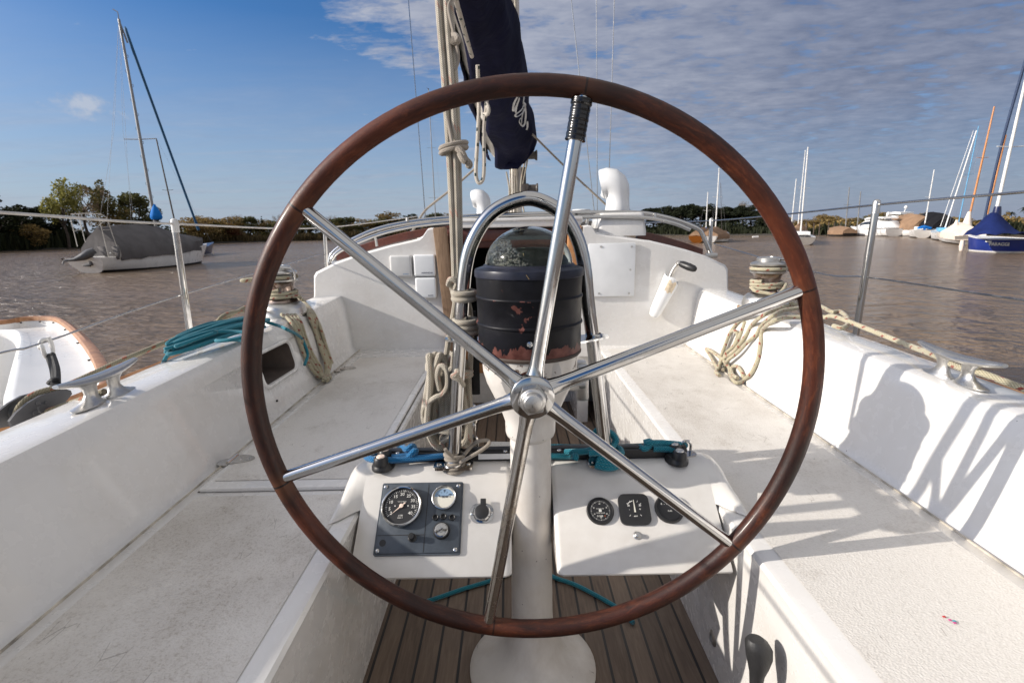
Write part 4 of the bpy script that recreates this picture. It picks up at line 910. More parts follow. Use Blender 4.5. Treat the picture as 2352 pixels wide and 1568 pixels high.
m = MB(); m.lathe([(.020, -.016), (.014, -.006), (.014, .006), (.020, .016)], at4(SX(55, 945, -1.085), (1, 0, 0)), 20); m.build('sheave', MT['black'], bl)
m = MB(); hk = SX(103, 790, -1.30); low_ = SX(128, 885, -1.09); tp = SX(112, 815, -1.25)
m.tube(spline([tp, tp.lerp(low_, .5) + V((.004, 0, 0)), low_], 4), .0085, 8, ell=.5); m.tube(spline([tp + V((.006, .004, 0)), tp.lerp(low_, .5) + V((.012, 0, 0)), low_ + V((.004, 0, 0))], 4), .007, 8)
for k in range(5): m.sphere(low_ + V((random.uniform(-.012, .012), random.uniform(-.012, .012), random.uniform(-.005, .015))), .010, 0, 8, (1.2, 1, .7))
m.build('strap', MT['blackcord'], bl)
m = MB(); dn = (tp - hk)
hp = [hk + V((0, .016, -.012)), hk + V((0, .018, .0)), hk + V((0, .006, .012)), hk + V((0, -.010, .010)), hk + V((0, -.017, -.008)), tp + V((0, -.014, .028)), tp + V((0, -.010, -.002)), tp + V((0, .004, -.008)), tp + V((0, .014, .004)), tp + V((0, .015, .03)), tp + V((0, .010, .048))]
m.tube(spline(hp, 4), .0048, 8); m.build('hook', MT['whitepl2'], bl)

# stanchions and lifelines
def stanchion(y, top, bot, label, cap):
    a, b = aY(*top, y), aY(*bot, y); b = a + (b - a) * ((a.z + .50) / (a.z - b.z)); r = .0128
    t = thing('stanchion', label, 'stanchion', b, 'stanchions carrying the lifelines')
    m = MB(); m.tube([b, a - V((0, 0, .02))], r, 16); m.build('tube', MT['steel'], t)
    m = MB(); m.lathe([(r + .0012, -.045), (r + .0012, -.006), (r, .002), (r * .6, .0075), (.0001, .009)], Matrix.Translation(a), 18); m.build('cap', cap, t)
    m = MB(); m.lathe([(.036, 0), (.036, .006), (.020, .012), (.017, .05)], Matrix.Translation(b), 20); m.build('base', MT['alu'], t)
    return a
TL = stanchion(2.0, (400, 507), (436, 760), 'steel stanchion with a white cap on the left deck edge, nearer the viewer', MT['whitepl2'])
TR = stanchion(2.0, (2014, 463), (1970, 740), 'steel stanchion with a grey cap on the right deck edge, nearer the viewer', MT['alu'])
TL2 = stanchion(3.67, (745, 519), (750, 612), 'slim far stanchion left of the cabin, beside the folded hood frame', MT['whitepl2'])
TR2 = stanchion(3.55, (1634, 503), (1630, 585), 'slim far stanchion right of the cabin, beside the hood frame foot', MT['alu'])
def line(name, pts, r, mat, label): 
    m = MB(); m.tube(pts, r, 8); tag(m.build(name, mat), label, 'lifeline', 'lifelines along the deck edge')
fw = V((0, 0, -.012))
e = SX(0, 488, -1.28); a = TL + fw
line('lifeline', spline([e + (e - a) * 2.0, e, a, TL2 + fw, aY(958, 497, 5.6)], 6), .0042, MT['wirecoat'], 'white coated upper lifeline along the left deck edge')
e = SX(2352, 441, 1.40); a = TR + fw
line('lifeline', spline([e + (e - a) * 2.0, e, a, TR2 + fw, aY(1440, 512, 5.6)], 6), .0042, MT['wire'], 'bare steel upper lifeline along the right deck edge')
lm = aY(415, 678, 2.0); h1 = SX(105, 785, -1.30); e = SX(0, 811, -1.28)
line('lifeline', spline([e + (e - h1) * 4, e, h1, lm, aY(735, 585, 3.67)], 6), .0030, MT['wire'], 'thin lower lifeline on the left, a black strap hooked to it')
lm = aY(1995, 637, 2.0); e = SX(2352, 690, 1.40)
line('lifeline', spline([e + (e - lm) * 2, e, lm, aY(1870, 625, 2.4), aY(1640, 560, 3.55)], 6), .0030, MT['wire'], 'thin lower lifeline on the right, slightly wavy above the water')

# folded sprayhood frame on the cabin
hood = thing('sprayhood_frame', 'bent steel tube frame lying folded across the cabin roof', 'hood frame', (CX, 2.85, -.15))
for y, pts, r in ((2.86, ((757, 603), (762, 585), (780, 568), (815, 548), (865, 527), (930, 512), (1000, 503), (1100, 496), (1210, 492), (1330, 489), (1420, 488), (1485, 491), (1550, 505), (1600, 524), (1614, 540), (1632, 582)), .0125), (2.80, ((762, 596), (775, 580), (810, 562), (870, 538), (935, 522), (1000, 513), (1100, 506), (1210, 501), (1330, 499), (1420, 498), (1490, 501), (1550, 514), (1585, 528)), .0105)):
    m = MB(); m.tube(spline([aY(a, b, y) for a, b in pts], 6), r, 14); m.build('hoop', MT['steel'], hood)
for a, b in ((772, 600), (1632, 582)):
    m = MB(); c = aY(a, b, 2.84); m.rbox(c + V((.01 if a < 900 else .004, 0, -.012)), (.065, .03, .028), .006); m.build('foot', MT['alu'], hood)
for a, b, c, d_ in ((862, 541, 866, 566), (1350, 501, 1346, 522), (935, 500, 935, 508), (1505, 490, 1505, 500)):
    m = MB(); m.tube([aY(a, b, 2.84), aY(c, d_, 2.84)], .008, 8); m.build('bracket', MT['alu'], hood)

# ventilators
def cowl(c, k, label, box):
    t = thing('ventilator', label, 'ventilator', c, 'white cowl ventilators on the cabin roof')
    if box:
        m = MB(); rows = []
        for z, ww, dd in ((-.125, .134, .150), (-.10, .134, .150), (-.012, .122, .135), (-.003, .118, .13), (.0, .110, .122)): rows.append([c + V((x, y, z)) for x, y in rrect(2 * ww, 2 * dd, .02, 3)])
        m.grid(rows, closed=True); m.cap(rows[-1]); m.build('box', MT['gel'], t)
    m = MB(); P = [V((0, 0, 0)), V((0, 0, .03)), V((0, 0, .055)), V((0, 0, .075)), V((-.002, .0, .10)), V((-.008, 0, .122)), V((-.020, 0, .142)), V((-.038, 0, .155)), V((-.058, .0, .158)), V((-.082, .0, .152))]
    rr = [.066, .064, .061, .060, .064, .070, .076, .079, .080, .080]
    Q = Matrix.Rotation(-.35, 3, 'Z'); m.tube([c + (Q @ q) * k for q in P], [q * k for q in rr], 24, caps=False)
    m.tube([c + (Q @ q) * k for q in (P[-1], V((-.068, 0, .155)), V((-.045, 0, .142)), V((-.025, 0, .11)))], [.078 * k, .072 * k, .066 * k, .055 * k], 24, caps=False)
    m.build('cowl', MT['whitepl'], t)
    m = MB(); m.lathe([(.070 * k, -.002), (.070 * k, .006), (.066 * k, .010)], Matrix.Translation(c), 24); m.build('collar', MT['whitepl2'], t)
cv = aY(1418, 490, 2.95); cowl(cv, 1.06, 'large white cowl ventilator standing on a white box right of the mast', True)
cv2 = aY(1112, 500, 4.4); cowl(cv2, 1.0, 'small white cowl ventilator further forward, left of the mast', False)
m = MB(); c = aY(1335, 497, 4.2); m.lathe([(.03, -.1), (.03, .0), (.06, .02), (.075, .05), (.07, .055)], Matrix.Translation(c), 18); tag(m.build('deck_vent', MT['whitepl']), 'small white deck vent seen under the hoop, right of the mast', 'vent')

# covers and plate on the cabin bulkhead
g1 = 'white instrument covers on the cabin bulkhead'
for (a, b, sz, lab, txt, tm, mt) in ((923, 611, .106, 'scuffed greyish plastic instrument cover, the outer of the upper two on the cabin bulkhead', None, 'inkb', 'whitepl2'), (977, 609, .106, 'white plastic instrument cover with dark blue lettering, next to the wooden companionway post', 'NORTHSTAR', 'inkd', 'whitepl'), (980, 660, .103, 'white plastic instrument cover mounted alone below the other two', None, 'inkd', 'whitepl')):
    c = aY(a, b, 2.497); t = thing('instrument_cover', lab, 'instrument cover', c, g1); M4 = at4(c, (0, -1, 0), (1, 0, 0))
    m = MB(); m.rbox((0, 0, .012), (sz, sz, .034), .010, M4, 0, 3); m.build('shell', MT[mt], t)
    m = MB()
    if txt: text_mesh(m, txt, M4 @ Matrix.Translation((.012, -.036, .0294)), .0095)
    else:
        for k in range(5): m.rbox((.012 + k * .0055, -.037, .0292), (.004, .0045, .0006), 0, M4)
    m.build('lettering', MT[tm], t)
c = aY(1404, 620, 2.497); t = thing('cover_plate', 'thin white plastic plate screwed to the cabin bulkhead below the ventilator', 'cover plate', c); M4 = at4(c, (0, -1, 0), (1, 0, 0))
m = MB(); m.rbox((0, 0, .005), (.232, .262, .010), .004, M4); m.build('plate', MT['whitepl'], t)
for a, b in ((-.055, .115), (.096, .113), (-.06, -.115), (.09, -.117), (.093, .0)):
    m = MB(); m.lathe([(.0055, .0095), (.005, .012), (.0001, .0125)], M4 @ Matrix.Translation((a, b, 0)), 10); m.build('screw', MT['alu'], t)
# winch handle in its pocket
pb, pt_ = aY(1506, 715, 2.47), aY(1543, 640, 2.46); dr = (pt_ - pb)
pk = thing('handle_pocket', 'torn white plastic pocket holding the winch handle on the cabin bulkhead', 'pocket', pb)
m = MB(); rows = []
M4 = at4(pb, dr, (1, 0, 0)); L = dr.length
for z, wd, dp in ((-.03, .010, .010), (-.024, .022, .018), (0, .030, .024), (L * .5, .036, .030), (L * .94, .042, .034), (L, .0425, .0345)): rows.append([M4 @ V((wd * math.cos(u), dp * math.sin(u), z + (.008 * math.sin(3 * u) - .012 * math.cos(u) if z >= L * .9 else 0))) for u in [2 * PI * k / 24 for k in range(24)]])
m.grid(rows, closed=True); m.cap(rows[0], 0, True); m.build('sleeve', MT['whitepl'], pk)
m = MB(); u0 = -PI / 2
rows = [[M4 @ V(((wd + .0008) * math.cos(u), (dp + .0008) * math.sin(u), z + .006 * math.sin(9 * u))) for u in [u0 - .5 + 1.1 * k / 10 for k in range(11)]] for z, wd, dp in ((L * .62, .0372, .0308), (L * .80, .040, .0325), (L * .93, .0418, .0338))]
m.grid(rows); m.build('yellow_patch', MT['cream'], pk)
wh = thing('winch_handle', 'winch handle with a black grip sticking out of the white pocket', 'winch handle', pt_)
q0, q1, q2, q3 = pb + dr * .6, aY(1545, 626, 2.45), aY(1560, 604, 2.43), aY(1598, 619, 2.36)
m = MB(); m.tube(spline([q0, q1, q2], 4), .0105, 10, ell=.6); m.sphere(q2, .016, 0, 10, (1, 1, .8)); m.build('arm', MT['alu'], wh)
m = MB(); m.tube([q2.lerp(q3, .08), q2.lerp(q3, .2), q2.lerp(q3, .6), q2.lerp(q3, .9), q3], [.013, .0165, .0185, .016, .010], 14); m.build('grip', MT['black'], wh)

# throttle lever on the starboard well side, drain fitting, sticker scrap
c = V((.415, .735, -.80)); t = thing('throttle_lever', 'black rubber topped throttle lever on the well side under the right seat', 'throttle lever', c)
hx = aX(1738, 1520, .40); M4 = at4(hx, (0, .12, 1), (1, 0, 0))
m = MB(); rows = []
for z, a, b, dx_ in ((-.040, .010, .011, 0), (-.020, .0115, .014, .001), (-.006, .016, .0175, .003), (.010, .021, .019, .004), (.024, .0215, .0195, .003), (.036, .0185, .018, -.001), (.042, .013, .013, -.003)): rows.append([M4 @ V((dx_ + a * math.cos(u), b * math.sin(u), z)) for u in [2 * PI * k / 20 for k in range(20)]])
m.grid(rows, closed=True); m.cap(rows[-1], smooth=True); m.build('knob', MT['grip'], t)
m = MB(); m.tube([M4 @ V((0, 0, -.036)), M4 @ V((.004, 0, -.09)), M4 @ V((.010, 0, -.15))], .0095, 12); m.build('stem', MT['black'], t)
m = MB(); m.rbox((.452, .74, -.93), (.03, .10, .12), .012); m.build('mount', MT['black'], t)
m = MB(); m.lathe([(.018, 0), (.018, .004), (.012, .008), (.009, .008), (.008, .001), (.0001, .001)], at4((.4605, .985, -.935), (-1, 0, 0)), 20); tag(m.build('drain_fitting', MT['alu']), 'round metal drain fitting low on the right seat front', 'drain')
c = aZ(2182, 1424, -.5825); m = MB()
for k, (a, b, mt) in enumerate(((0, 0, 0), (-.006, .012, 1), (.004, -.010, 0), (.008, -.004, 2))): m.rbox(c + V((a * .55, b * .55, .001)), (.0045, .0032, .001), .0004, Matrix(), mt)
tag(m.build('paper_scrap', [plain('pink_paper', (.55, .08, .25), .6), plain('red_paper', (.5, .03, .03), .6), plain('teal_paper', (.05, .35, .4), .6)]), 'tiny scrap of coloured paper lying on the right seat', 'scrap')

# traveller along the top of the console
trv = thing('traveller_track', 'black mainsheet traveller track across the console top', 'traveller track', (.05, 1.085, -.522))
m = MB(); m.rbox((.042, 1.088, -.510), (.72, .034, .022), .003); m.rbox((.042, 1.088, -.499), (.72, .018, .008), .002); m.build('track', MT['black'], trv)
m = MB(); m.rbox((-.045, 1.0700, -.509), (.075, .0015, .013), 0); m.build('scale_label', MT['whitepl'], trv)
for k in range(6):
    m = MB(); m.lathe([(.006, 0), (.005, .002), (.0001, .0025)], Matrix.Translation((-.27 + .125 * k, 1.077, -.499)), 10); m.build('track_bolt', MT['steel_old'], trv)
def camcleat(c, label, disc):
    t = thing('cam_cleat', label, 'cam cleat', c, 'cam cleats at the ends of the traveller track'); c = V(c)
    m = MB(); M4 = Matrix.Translation(c)
    rows = [[M4 @ V((a * math.cos(u), b * math.sin(u), z)) for u in [2 * PI * k / 24 for k in range(24)]] for z, a, b in ((0, .026, .034), (.006, .026, .034), (.010, .023, .031), (.016, .022, .029))]
    m.grid(rows, closed=True); m.cap(rows[-1]); m.build('base', MT['black'], t)
    for s in (-1, 1):
        m = MB(); Mj = M4 @ Matrix.Translation((0, s * .019, .015)); n = 22
        rws = [[Mj @ V((r * (1 + .06 * (k % 2)) * math.cos(2 * PI * k / n), r * (1 + .06 * (k % 2)) * math.sin(2 * PI * k / n), z)) for k in range(n)] for z, r in ((0, .016), (.014, .015), (.018, .012))]
        m.grid(rws, closed=True, smooth=False); m.cap(rws[-1]); m.build('jaw', MT['black'], t)
        m = MB(); m.lathe([(.0095, .018), (.0085, .0205), (.003, .021), (.0001, .0222)], Mj, 16); m.build('jaw_cap', MT[disc], t)
camcleat((-.300, 1.058, -.5235), 'black cam cleat at the left end of the traveller, pinkish caps', 'needle')
camcleat((.374, 1.062, -.5235), 'black cam cleat at the right end of the traveller, grey caps', 'alu')
eb = thing('eye_bolt', 'small steel eye bolt on the right end of the console top', 'eye bolt', (.405, 1.092, -.522))
m = MB(); m.prism([(.026 * math.cos(2 * PI * k / 20), .017 * math.sin(2 * PI * k / 20)) for k in range(20)], .004, Matrix.Translation((.405, 1.092, -.5235))); m.build('plate', MT['steel_old'], eb)
m = MB(); m.tube([V((.405 + .012 * math.cos(PI * k / 10), 1.092, -.500 + .012 * math.sin(PI * k / 10))) if 0 <= k <= 10 else None for k in range(11)], .0032, 8); m.tube([(.417, 1.092, -.520), (.417, 1.092, -.500)], .0032, 8); m.tube([(.393, 1.092, -.520), (.393, 1.092, -.500)], .0032, 8); m.build('ring', MT['steel'], eb)
yb = 1.070
def B(a, b, y=yb): return aY(a, b, y)
rope_obj('traveller_line', [[B(1180, 1049, 1.085), B(1120, 1046, 1.085), B(1060, 1048, 1.085), B(1020, 1047), B(956, 1052, 1.06), B(907, 1056, 1.052), B(863, 1056, 1.045), B(843, 1050), B(843, 1043, 1.085), B(863, 1039, 1.10), B(895, 1039, 1.10), B(927, 1038, 1.10), B(950, 1030, 1.095), B(946, 1024, 1.08), B(935, 1032), B(925, 1026, 1.11), B(910, 1019, 1.12), B(895, 1022, 1.14)],
    [B(925, 1044, 1.085), B(981, 1042, 1.085), B(1026, 1042, 1.085)], [B(900, 1050, 1.07), B(935, 1046, 1.075), B(952, 1042, 1.07), B(954, 1034, 1.065), B(947, 1040, 1.06), B(938, 1049, 1.06)]],
    
    .0076, MT['blue_rope'], 'bright blue rope lying knotted along the left half of the traveller', 'rope')
m_ = []
for k in range(5):
    cc2 = aY(1388, 1046, 1.047); m_.append([cc2 + V((.030 * math.cos(u) + .002 * k, .024 * math.sin(u), -.018 + .007 * k + .002 * math.sin(2 * u))) for u in [2 * PI * q / 12 - 2.4 for q in range(12)]])
rope_obj('traveller_line', [[B(1262, 1026, 1.10), B(1358, 1027, 1.10), B(1476, 1024, 1.10), B(1487, 1018, 1.08), B(1520, 1017, 1.085), B(1545, 1019, 1.085), B(1575, 1022, 1.10)], [B(1480, 1016, 1.09), B(1492, 1014, 1.085), B(1490, 1026, 1.08), B(1478, 1030, 1.075), B(1470, 1026, 1.09)],
    [B(1262, 1047), B(1307, 1047), B(1322, 1046, 1.05), B(1320, 1056, 1.045)], [B(1298, 1038), B(1344, 1036, 1.05), B(1364, 1030, 1.04), B(1376, 1024, 1.06)], [B(1366, 1000, 1.07), B(1372, 989, 1.075), B(1400, 993, 1.07), B(1414, 1008, 1.06), B(1408, 1024, 1.05), B(1390, 1036, 1.03), B(1352, 1040, 1.03)], [B(1500, 1030, 1.075), B(1530, 1031, 1.075), B(1550, 1033, 1.07)]] + m_,
    
    .0076, MT['teal'], 'teal rope tied round the hoop foot and along the right half of the traveller', 'rope')
rope_obj('floor_line', [[aZ(940, 1392, -1.013), aZ(1000, 1374, -1.013), aZ(1060, 1353, -1.013), aZ(1120, 1335, -1.013), aZ(1185, 1312, -1.013), aZ(1240, 1308, -1.013), aZ(1275, 1326, -1.013), aZ(1330, 1346, -1.013), aZ(1420, 1396, -1.013), aZ(1455, 1430, -1.013)]], .0062, MT['teal'], 'dark teal rope lying across the teak floor behind the pedestal', 'rope')
hb = thing('traveller_block', 'small grey pulley block on the traveller just left of the pedestal', 'pulley block', (-.04, 1.10, -.495))
m = MB(); M4 = at4(aY(1152, 1030, 1.10), (0, -.5, .9), (1, 0, -.1)); m.prism(rrect(.062, .026, .010), .004, M4, z0=.006); m.prism(rrect(.062, .026, .010), .004, M4, z0=-.010); m.build('cheek', MT['alu'], hb)
m = MB(); m.lathe([(.011, -.006), (.011, .006)], M4, 16); m.tube(ring(aY(1124, 1034, 1.10), (0, 1, 0), .009, 14), .003, 6, closed=True); m.build('sheave', MT['black'], hb)

# mainsheet: four parts of rope from boom to guard, made up in a hanging coil
top = BE + V((0, .02, -.05)); sh = []
for k, (x0, x1, x2) in enumerate(((1005, 1023, 1044), (1013, 1031, 1049), (1024, 1040, 1053), (1036, 1049, 1057))):
    a, b, c, d_ = aY(x2, 640, 1.085), aY((x1 + x2) / 2 + 2, 440, 1.12 + .008 * (k % 2)), aY(x1, 230, 1.16 + .012 * (k % 2)), aY(x0, 0, 1.25 + .012 * (k % 2))
    sh.append([a, b, c, d_, d_.lerp(top + V((.02 * (k - 1.5), 0, 0)), .5), top + V((.02 * (k - 1.5), 0, 0))])
sh.append([aY(1047, 700, 1.09), aY(1038, 660, 1.075), aY(1030, 652, 1.07), aY(1036, 641, 1.06), aY(1050, 648, 1.06), aY(1046, 662, 1.07), aY(1054, 672, 1.075)])
sh += [[aY(1048, 678, 1.075), aY(1042, 720, 1.08), aY(1034, 760, 1.085), aY(1026, 810, 1.09), aY(1022, 850, 1.09)], [aY(1072, 678, 1.085), aY(1080, 720, 1.09), aY(1082, 770, 1.10), aY(1080, 850, 1.10)]]
hb2 = aY(1066, 672, 1.047)
for z in (0, -.012, -.060, -.072, -.084): sh.append([hb2 + V((.0225 * math.cos(u), .0215 * math.sin(u), z + .0012 * math.sin(u))) for u in [2 * PI * q / 14 for q in range(15)]])
rnd = random.Random(9); hank = []
for k in range(13):
    xc = 1000 + (k % 7) * 11 + rnd.uniform(-4, 4); wd = rnd.uniform(12, 25); tpy = rnd.uniform(812, 846); bty = rnd.uniform(985, 1036); y0 = 1.082 + .013 * (k // 5) + .004 * (k % 3); tw = rnd.uniform(-9, 9)
    L2 = []
    for q in range(16):
        u = 2 * PI * q / 16 + .3; sg = math.sin(u)
        px_ = xc + wd * math.cos(u) * (.8 + .35 * (sg < 0)) + tw * sg + 4 * math.sin(3 * u + k); pyy = (tpy + bty) / 2 - (bty - tpy) / 2 * math.copysign(abs(sg) ** .65, sg)
        L2.append(aY(px_, pyy, y0 + .012 * math.cos(u + k)))
    L2.append(L2[0]); hank.append(L2)
for py_w in (845, 853, 978, 986):
    sh.append([aY(1032 + 50 * math.cos(u), py_w + 5 * math.sin(u) * 1.5 + 7 * math.cos(u), 1.105 - .034 * math.sin(u)) for u in [2 * PI * q / 14 for q in range(15)]])
sh.append([aY(1010, 895, 1.07), aY(1005, 862, 1.06), aY(1012, 840, 1.06), aY(1026, 850, 1.055), aY(1028, 885, 1.055), aY(1016, 905, 1.06), aY(1000, 912, 1.06), aY(978, 930, 1.075), aY(972, 950, 1.08), aY(982, 960, 1.085)])
sh.append([aY(1028, 862, 1.06), aY(1034, 848, 1.055), aY(1046, 846, 1.05), aY(1050, 858, 1.02), aY(1040, 864, 1.02), aY(1056, 872, 1.02), aY(1064, 885, 1.03)])
mo = MB()
for q in hank: mo.tube(spline(q, 5), .0074, 8)
for q in sh: mo.tube(spline(q, 6), .0062, 8)
tag(mo.build('mainsheet', MT['rope']), 'worn cream mainsheet rope running up from the hoop and hung there in a thick coil', 'rope')
# rolling hitch low on the falls and another half way up
m = MB()
for z in (0, .009): 
    c = aY(1042, 345, 1.14) + V((0, 0, z)); m.tube([c + V((.028 * math.cos(u), .024 * math.sin(u), .006 * math.cos(u))) for u in [2 * PI * q / 16 for q in range(16)]], .0052, 8, closed=True)
m.tube(spline([aY(1050, 340, 1.115), aY(1062, 352, 1.11), aY(1068, 365, 1.11), aY(1078, 376, 1.11), aY(1076, 383, 1.115)], 5), .0075, 8); m.tube(spline([aY(1056, 352, 1.11), aY(1063, 366, 1.105), aY(1070, 372, 1.105)], 5), .0070, 8)
m.tube(spline([aY(1040, 335, 1.12), aY(1033, 300, 1.135), aY(1026, 265, 1.15), aY(1024, 240, 1.16)], 5), .0042, 8); m.tube(spline([aY(1040, 80, 1.22), aY(1050, 90, 1.2), aY(1046, 96, 1.2), aY(1036, 92, 1.2)], 5), .0085, 8)
m.tube(spline([aY(1036, 0, 1.24), aY(1030, 20, 1.23), aY(1038, 60, 1.215), aY(1050, 110, 1.2), aY(1052, 140, 1.2), aY(1044, 165, 1.19)], 5), .0038, 8)
tag(m.build('hitch_cord', MT['cord']), 'grey cord hitched round the mainsheet parts above the compass', 'rope')
m = MB()
c = aY(1044, 1056, 1.047)
for k in range(5): m.tube([c + V(((.0195 + .002 * math.sin(k * 2.1)) * math.cos(u), .0195 * math.sin(u), -.020 + .0082 * k + .003 * math.sin(u + k))) for u in [2 * PI * q / 20 for q in range(20)]], .0042, 8, closed=True)
m.tube(spline([aY(1055, 1062, 1.03), aY(1078, 1050, 1.02), aY(1105, 1034, 1.03), aY(1122, 1020, 1.04), aY(1120, 1011, 1.05), aY(1100, 1013, 1.05), aY(1085, 1022, 1.06), aY(1066, 1044, 1.04)], 5), .0042, 8); m.tube(spline([aY(1022, 1031, 1.01), aY(1030, 1040, 1.015), aY(1040, 1050, 1.02)], 4), .0042, 8)
tag(m.build('lashing_cord', MT['cord']), 'grey cord lashed round the left foot of the hoop', 'cord')
sb = thing('mainsheet_shackle', 'steel shackle on a black strap beside the left leg of the hoop', 'shackle', aY(1085, 1030, 1.10))
m = MB(); p0, p1 = aY(1082, 715, 1.11), aY(1092, 905, 1.11); m.tube([p0, p0.lerp(p1, .5) + V((.003, 0, 0)), p1], .011, 8, ell=.35); m.build('strap', MT['blackcord'], sb)
m = MB(); m.tube(spline([aY(1080, 955, 1.11), aY(1088, 930, 1.11), aY(1096, 950, 1.11), aY(1092, 970, 1.11), aY(1084, 972, 1.11)], 5), .0032, 8); m.rbox(aY(1087, 990, 1.11), (.014, .010, .040), .004); m.tube(spline([aY(1078, 1030, 1.11), aY(1080, 1005, 1.11), aY(1094, 1005, 1.11), aY(1096, 1030, 1.11), aY(1088, 1046, 1.10)], 5), .0032, 8); m.build('shackle', MT['steel_old'], sb)

# sail cover on the boom, spare sail showing through, reef line, running lines
dirb = (BE - BA); n_ = 26; rows = []
ctr = [((1171, 346), 4.72), ((1168, 316), 4.62), ((1160, 272), 4.25), ((1142, 200), 3.65), ((1124, 120), 3.05), ((1096, 10), 2.52), ((1062, -110), 2.10), ((1030, -250), 1.80)]
wid = [.215, .235, .222, .210, .182, .146, .128, .122]
cs = spline([aY(*a, y) for a, y in ctr], 5); ws = spline([V((q, 0, 0)) for q in wid], 5)
cov_m = MB(); sect = 36; rows = []
for i, (c, ww) in enumerate(zip(cs, ws)):
    t = (cs[min(i + 1, len(cs) - 1)] - cs[max(i - 1, 0)]).normalized(); fr = frame(t, (1, 0, 0)); r0 = ww.x; row = []
    for k in range(sect + 1):
        u = -2.05 + (2 * PI - .52) * k / sect          # open slit on the lower port side
        fold = 1 + .05 * math.sin(3 * u + i * .35) + .045 * math.sin(6 * u - i * .8) + .035 * math.sin(i * .9 + 2 * u) + .025 * math.sin(11 * u + i * .5)
        row.append(c + fr @ V((r0 * .98 * fold * math.cos(u), r0 * 1.25 * fold * math.sin(u) , 0)))
    rows.append(row)
cov_m.grid(rows); scv = thing('sail_cover', 'dark navy canvas sail cover bunched along the boom above the cabin', 'sail cover', BA)
so = cov_m.build('cover', MT['navy'], scv, auto=0); sd = so.modifiers.new('cloth', 'SOLIDIFY'); sd.thickness = .006
m = MB(); rows = []
for i, (c, ww) in enumerate(zip(cs, ws)):
    t = (cs[min(i + 1, len(cs) - 1)] - cs[max(i - 1, 0)]).normalized(); fr = frame(t, (1, 0, 0)); r0 = ww.x * .80
    rows.append([c + fr @ V((r0 * (1 + .12 * math.sin(5 * u + i)) * math.cos(u), r0 * 1.2 * (1 + .12 * math.sin(4 * u + i * .7)) * math.sin(u), 0)) for u in [2 * PI * k / 24 for k in range(24)]])
m.grid(rows[2:-6], closed=True); m.cap(rows[2], 0, True); m.build('furled_sail', MT['sail'], scv)
# script emblem on the cover's starboard flank
def onc(px, py, y): return aY(px, py, y)
dg = bpy.context.evaluated_depsgraph_get()
from mathutils.bvhtree import BVHTree
bv = BVHTree.FromPolygons([tuple(v) for v in cov_m.v], [f for f in cov_m.f])
def hit(px, py):
    r = sight(px, py).normalized(); h = bv.ray_cast(V((0, 0, 0)), r)
    return h[0] - r * .006 if h[0] is not None else None
m = MB()
for stv in (((1188, 222), (1181, 236), (1178, 250), (1180, 254), (1190, 232), (1192, 226), (1186, 244), (1184, 258)), ((1203, 218), (1201, 236), (1206, 240), (1200, 258), (1186, 268), (1184, 262), (1196, 252), (1204, 236)), ((1204, 238), (1207, 262), (1205, 282), (1200, 290), (1197, 284), (1199, 264), (1203, 250)), ((1195, 272), (1191, 278), (1196, 288)), ((1211, 280), (1211, 292), (1209, 298))):
    pts = [q for q in (hit(*p_) for p_ in stv) if q is not None]
    if len(pts) > 2: m.tube(spline(pts, 5), .0085, 6, ell=.5)
m.build('emblem', MT['whitepl2'], scv)
rope_obj('reef_line', [[aY(1044, -10, 1.95), aY(1058, 40, 2.1), aY(1072, 90, 2.3), aY(1084, 130, 2.5)], [aY(1097, 150, 2.55), aY(1099, 200, 2.6), aY(1100, 250, 2.6), aY(1097, 320, 2.6), aY(1093, 390, 2.6), aY(1096, 415, 2.6), aY(1103, 420, 2.6), aY(1110, 408, 2.6), aY(1112, 370, 2.6), aY(1111, 300, 2.6), aY(1116, 250, 2.6), aY(1118, 225, 2.62)], [aY(1112, 262, 2.6), aY(1120, 262, 2.58), aY(1122, 250, 2.58), aY(1118, 238, 2.6)]], .0095, MT['rope_dot'], 'white line with dark flecks looping below the sail cover', 'rope')
rope_obj('spar_line', [[aY(1222, 308, 4.2), aY(1300, 385, 4.2), aY(1400, 478, 4.2)]], .008, MT['cord'], 'pale yellow line slanting from the sail cover down to the right cabin side', 'rope')
rope_obj('spar_line', [[aY(1090, 388, 4.4), aY(1040, 432, 4.4), aY(998, 465, 4.4), aY(978, 482, 4.4), aY(962, 505, 4.3), aY(945, 535, 4.2)]], .010, MT['cord'], 'pale line slanting from the sail cover down to the left cabin side', 'rope')
hal = [[aY(1172 + k * 6, 372, 4.86), aY(1173 + k * 5.4, 440, 4.86), aY(1170 + k * 6, 492, 4.86)] for k in range(3)] + [[aY(1163, 395, 4.84), aY(1170, 440, 4.84), aY(1164, 495, 4.84)], [aY(1182, -20, 4.9), aY(1190, 130, 4.85), aY(1205, 330, 4.84), aY(1212, 360, 4.84), aY(1204, 405, 4.84), aY(1200, 425, 4.84)], [aY(1210, 360, 4.84), aY(1200, 395, 4.84), aY(1196, 440, 4.84), aY(1204, 490, 4.84)]]
rope_obj('halyard', hal, .0075, MT['rope'], 'cream and grey halyards hanging down the mast below the sail cover', 'rope')
for a, b, y, lab in ((1216, 357, 4.86, 'dark mast winch just below the sail cover'), (1218, 433, 4.86, 'dark mast winch lower down, above the hoop')):
    t = thing('mast_winch', lab, 'winch', aY(a, b, y), 'small winches on the mast'); m = MB(); c = aY(a, b, y); m.lathe([(.045, -.06), (.045, -.04), (.035, -.03), (.035, .03), (.046, .04), (.046, .052)], at4(c + V((.02, 0, 0)), (1, 0, 0)), 18); m.build('drum', MT['mastdark'], t)
    m = MB(); m.rbox(c + V((-.05, 0, -.005)), (.06, .07, .09), .01); m.build('pad', MT['mastdark'], t)
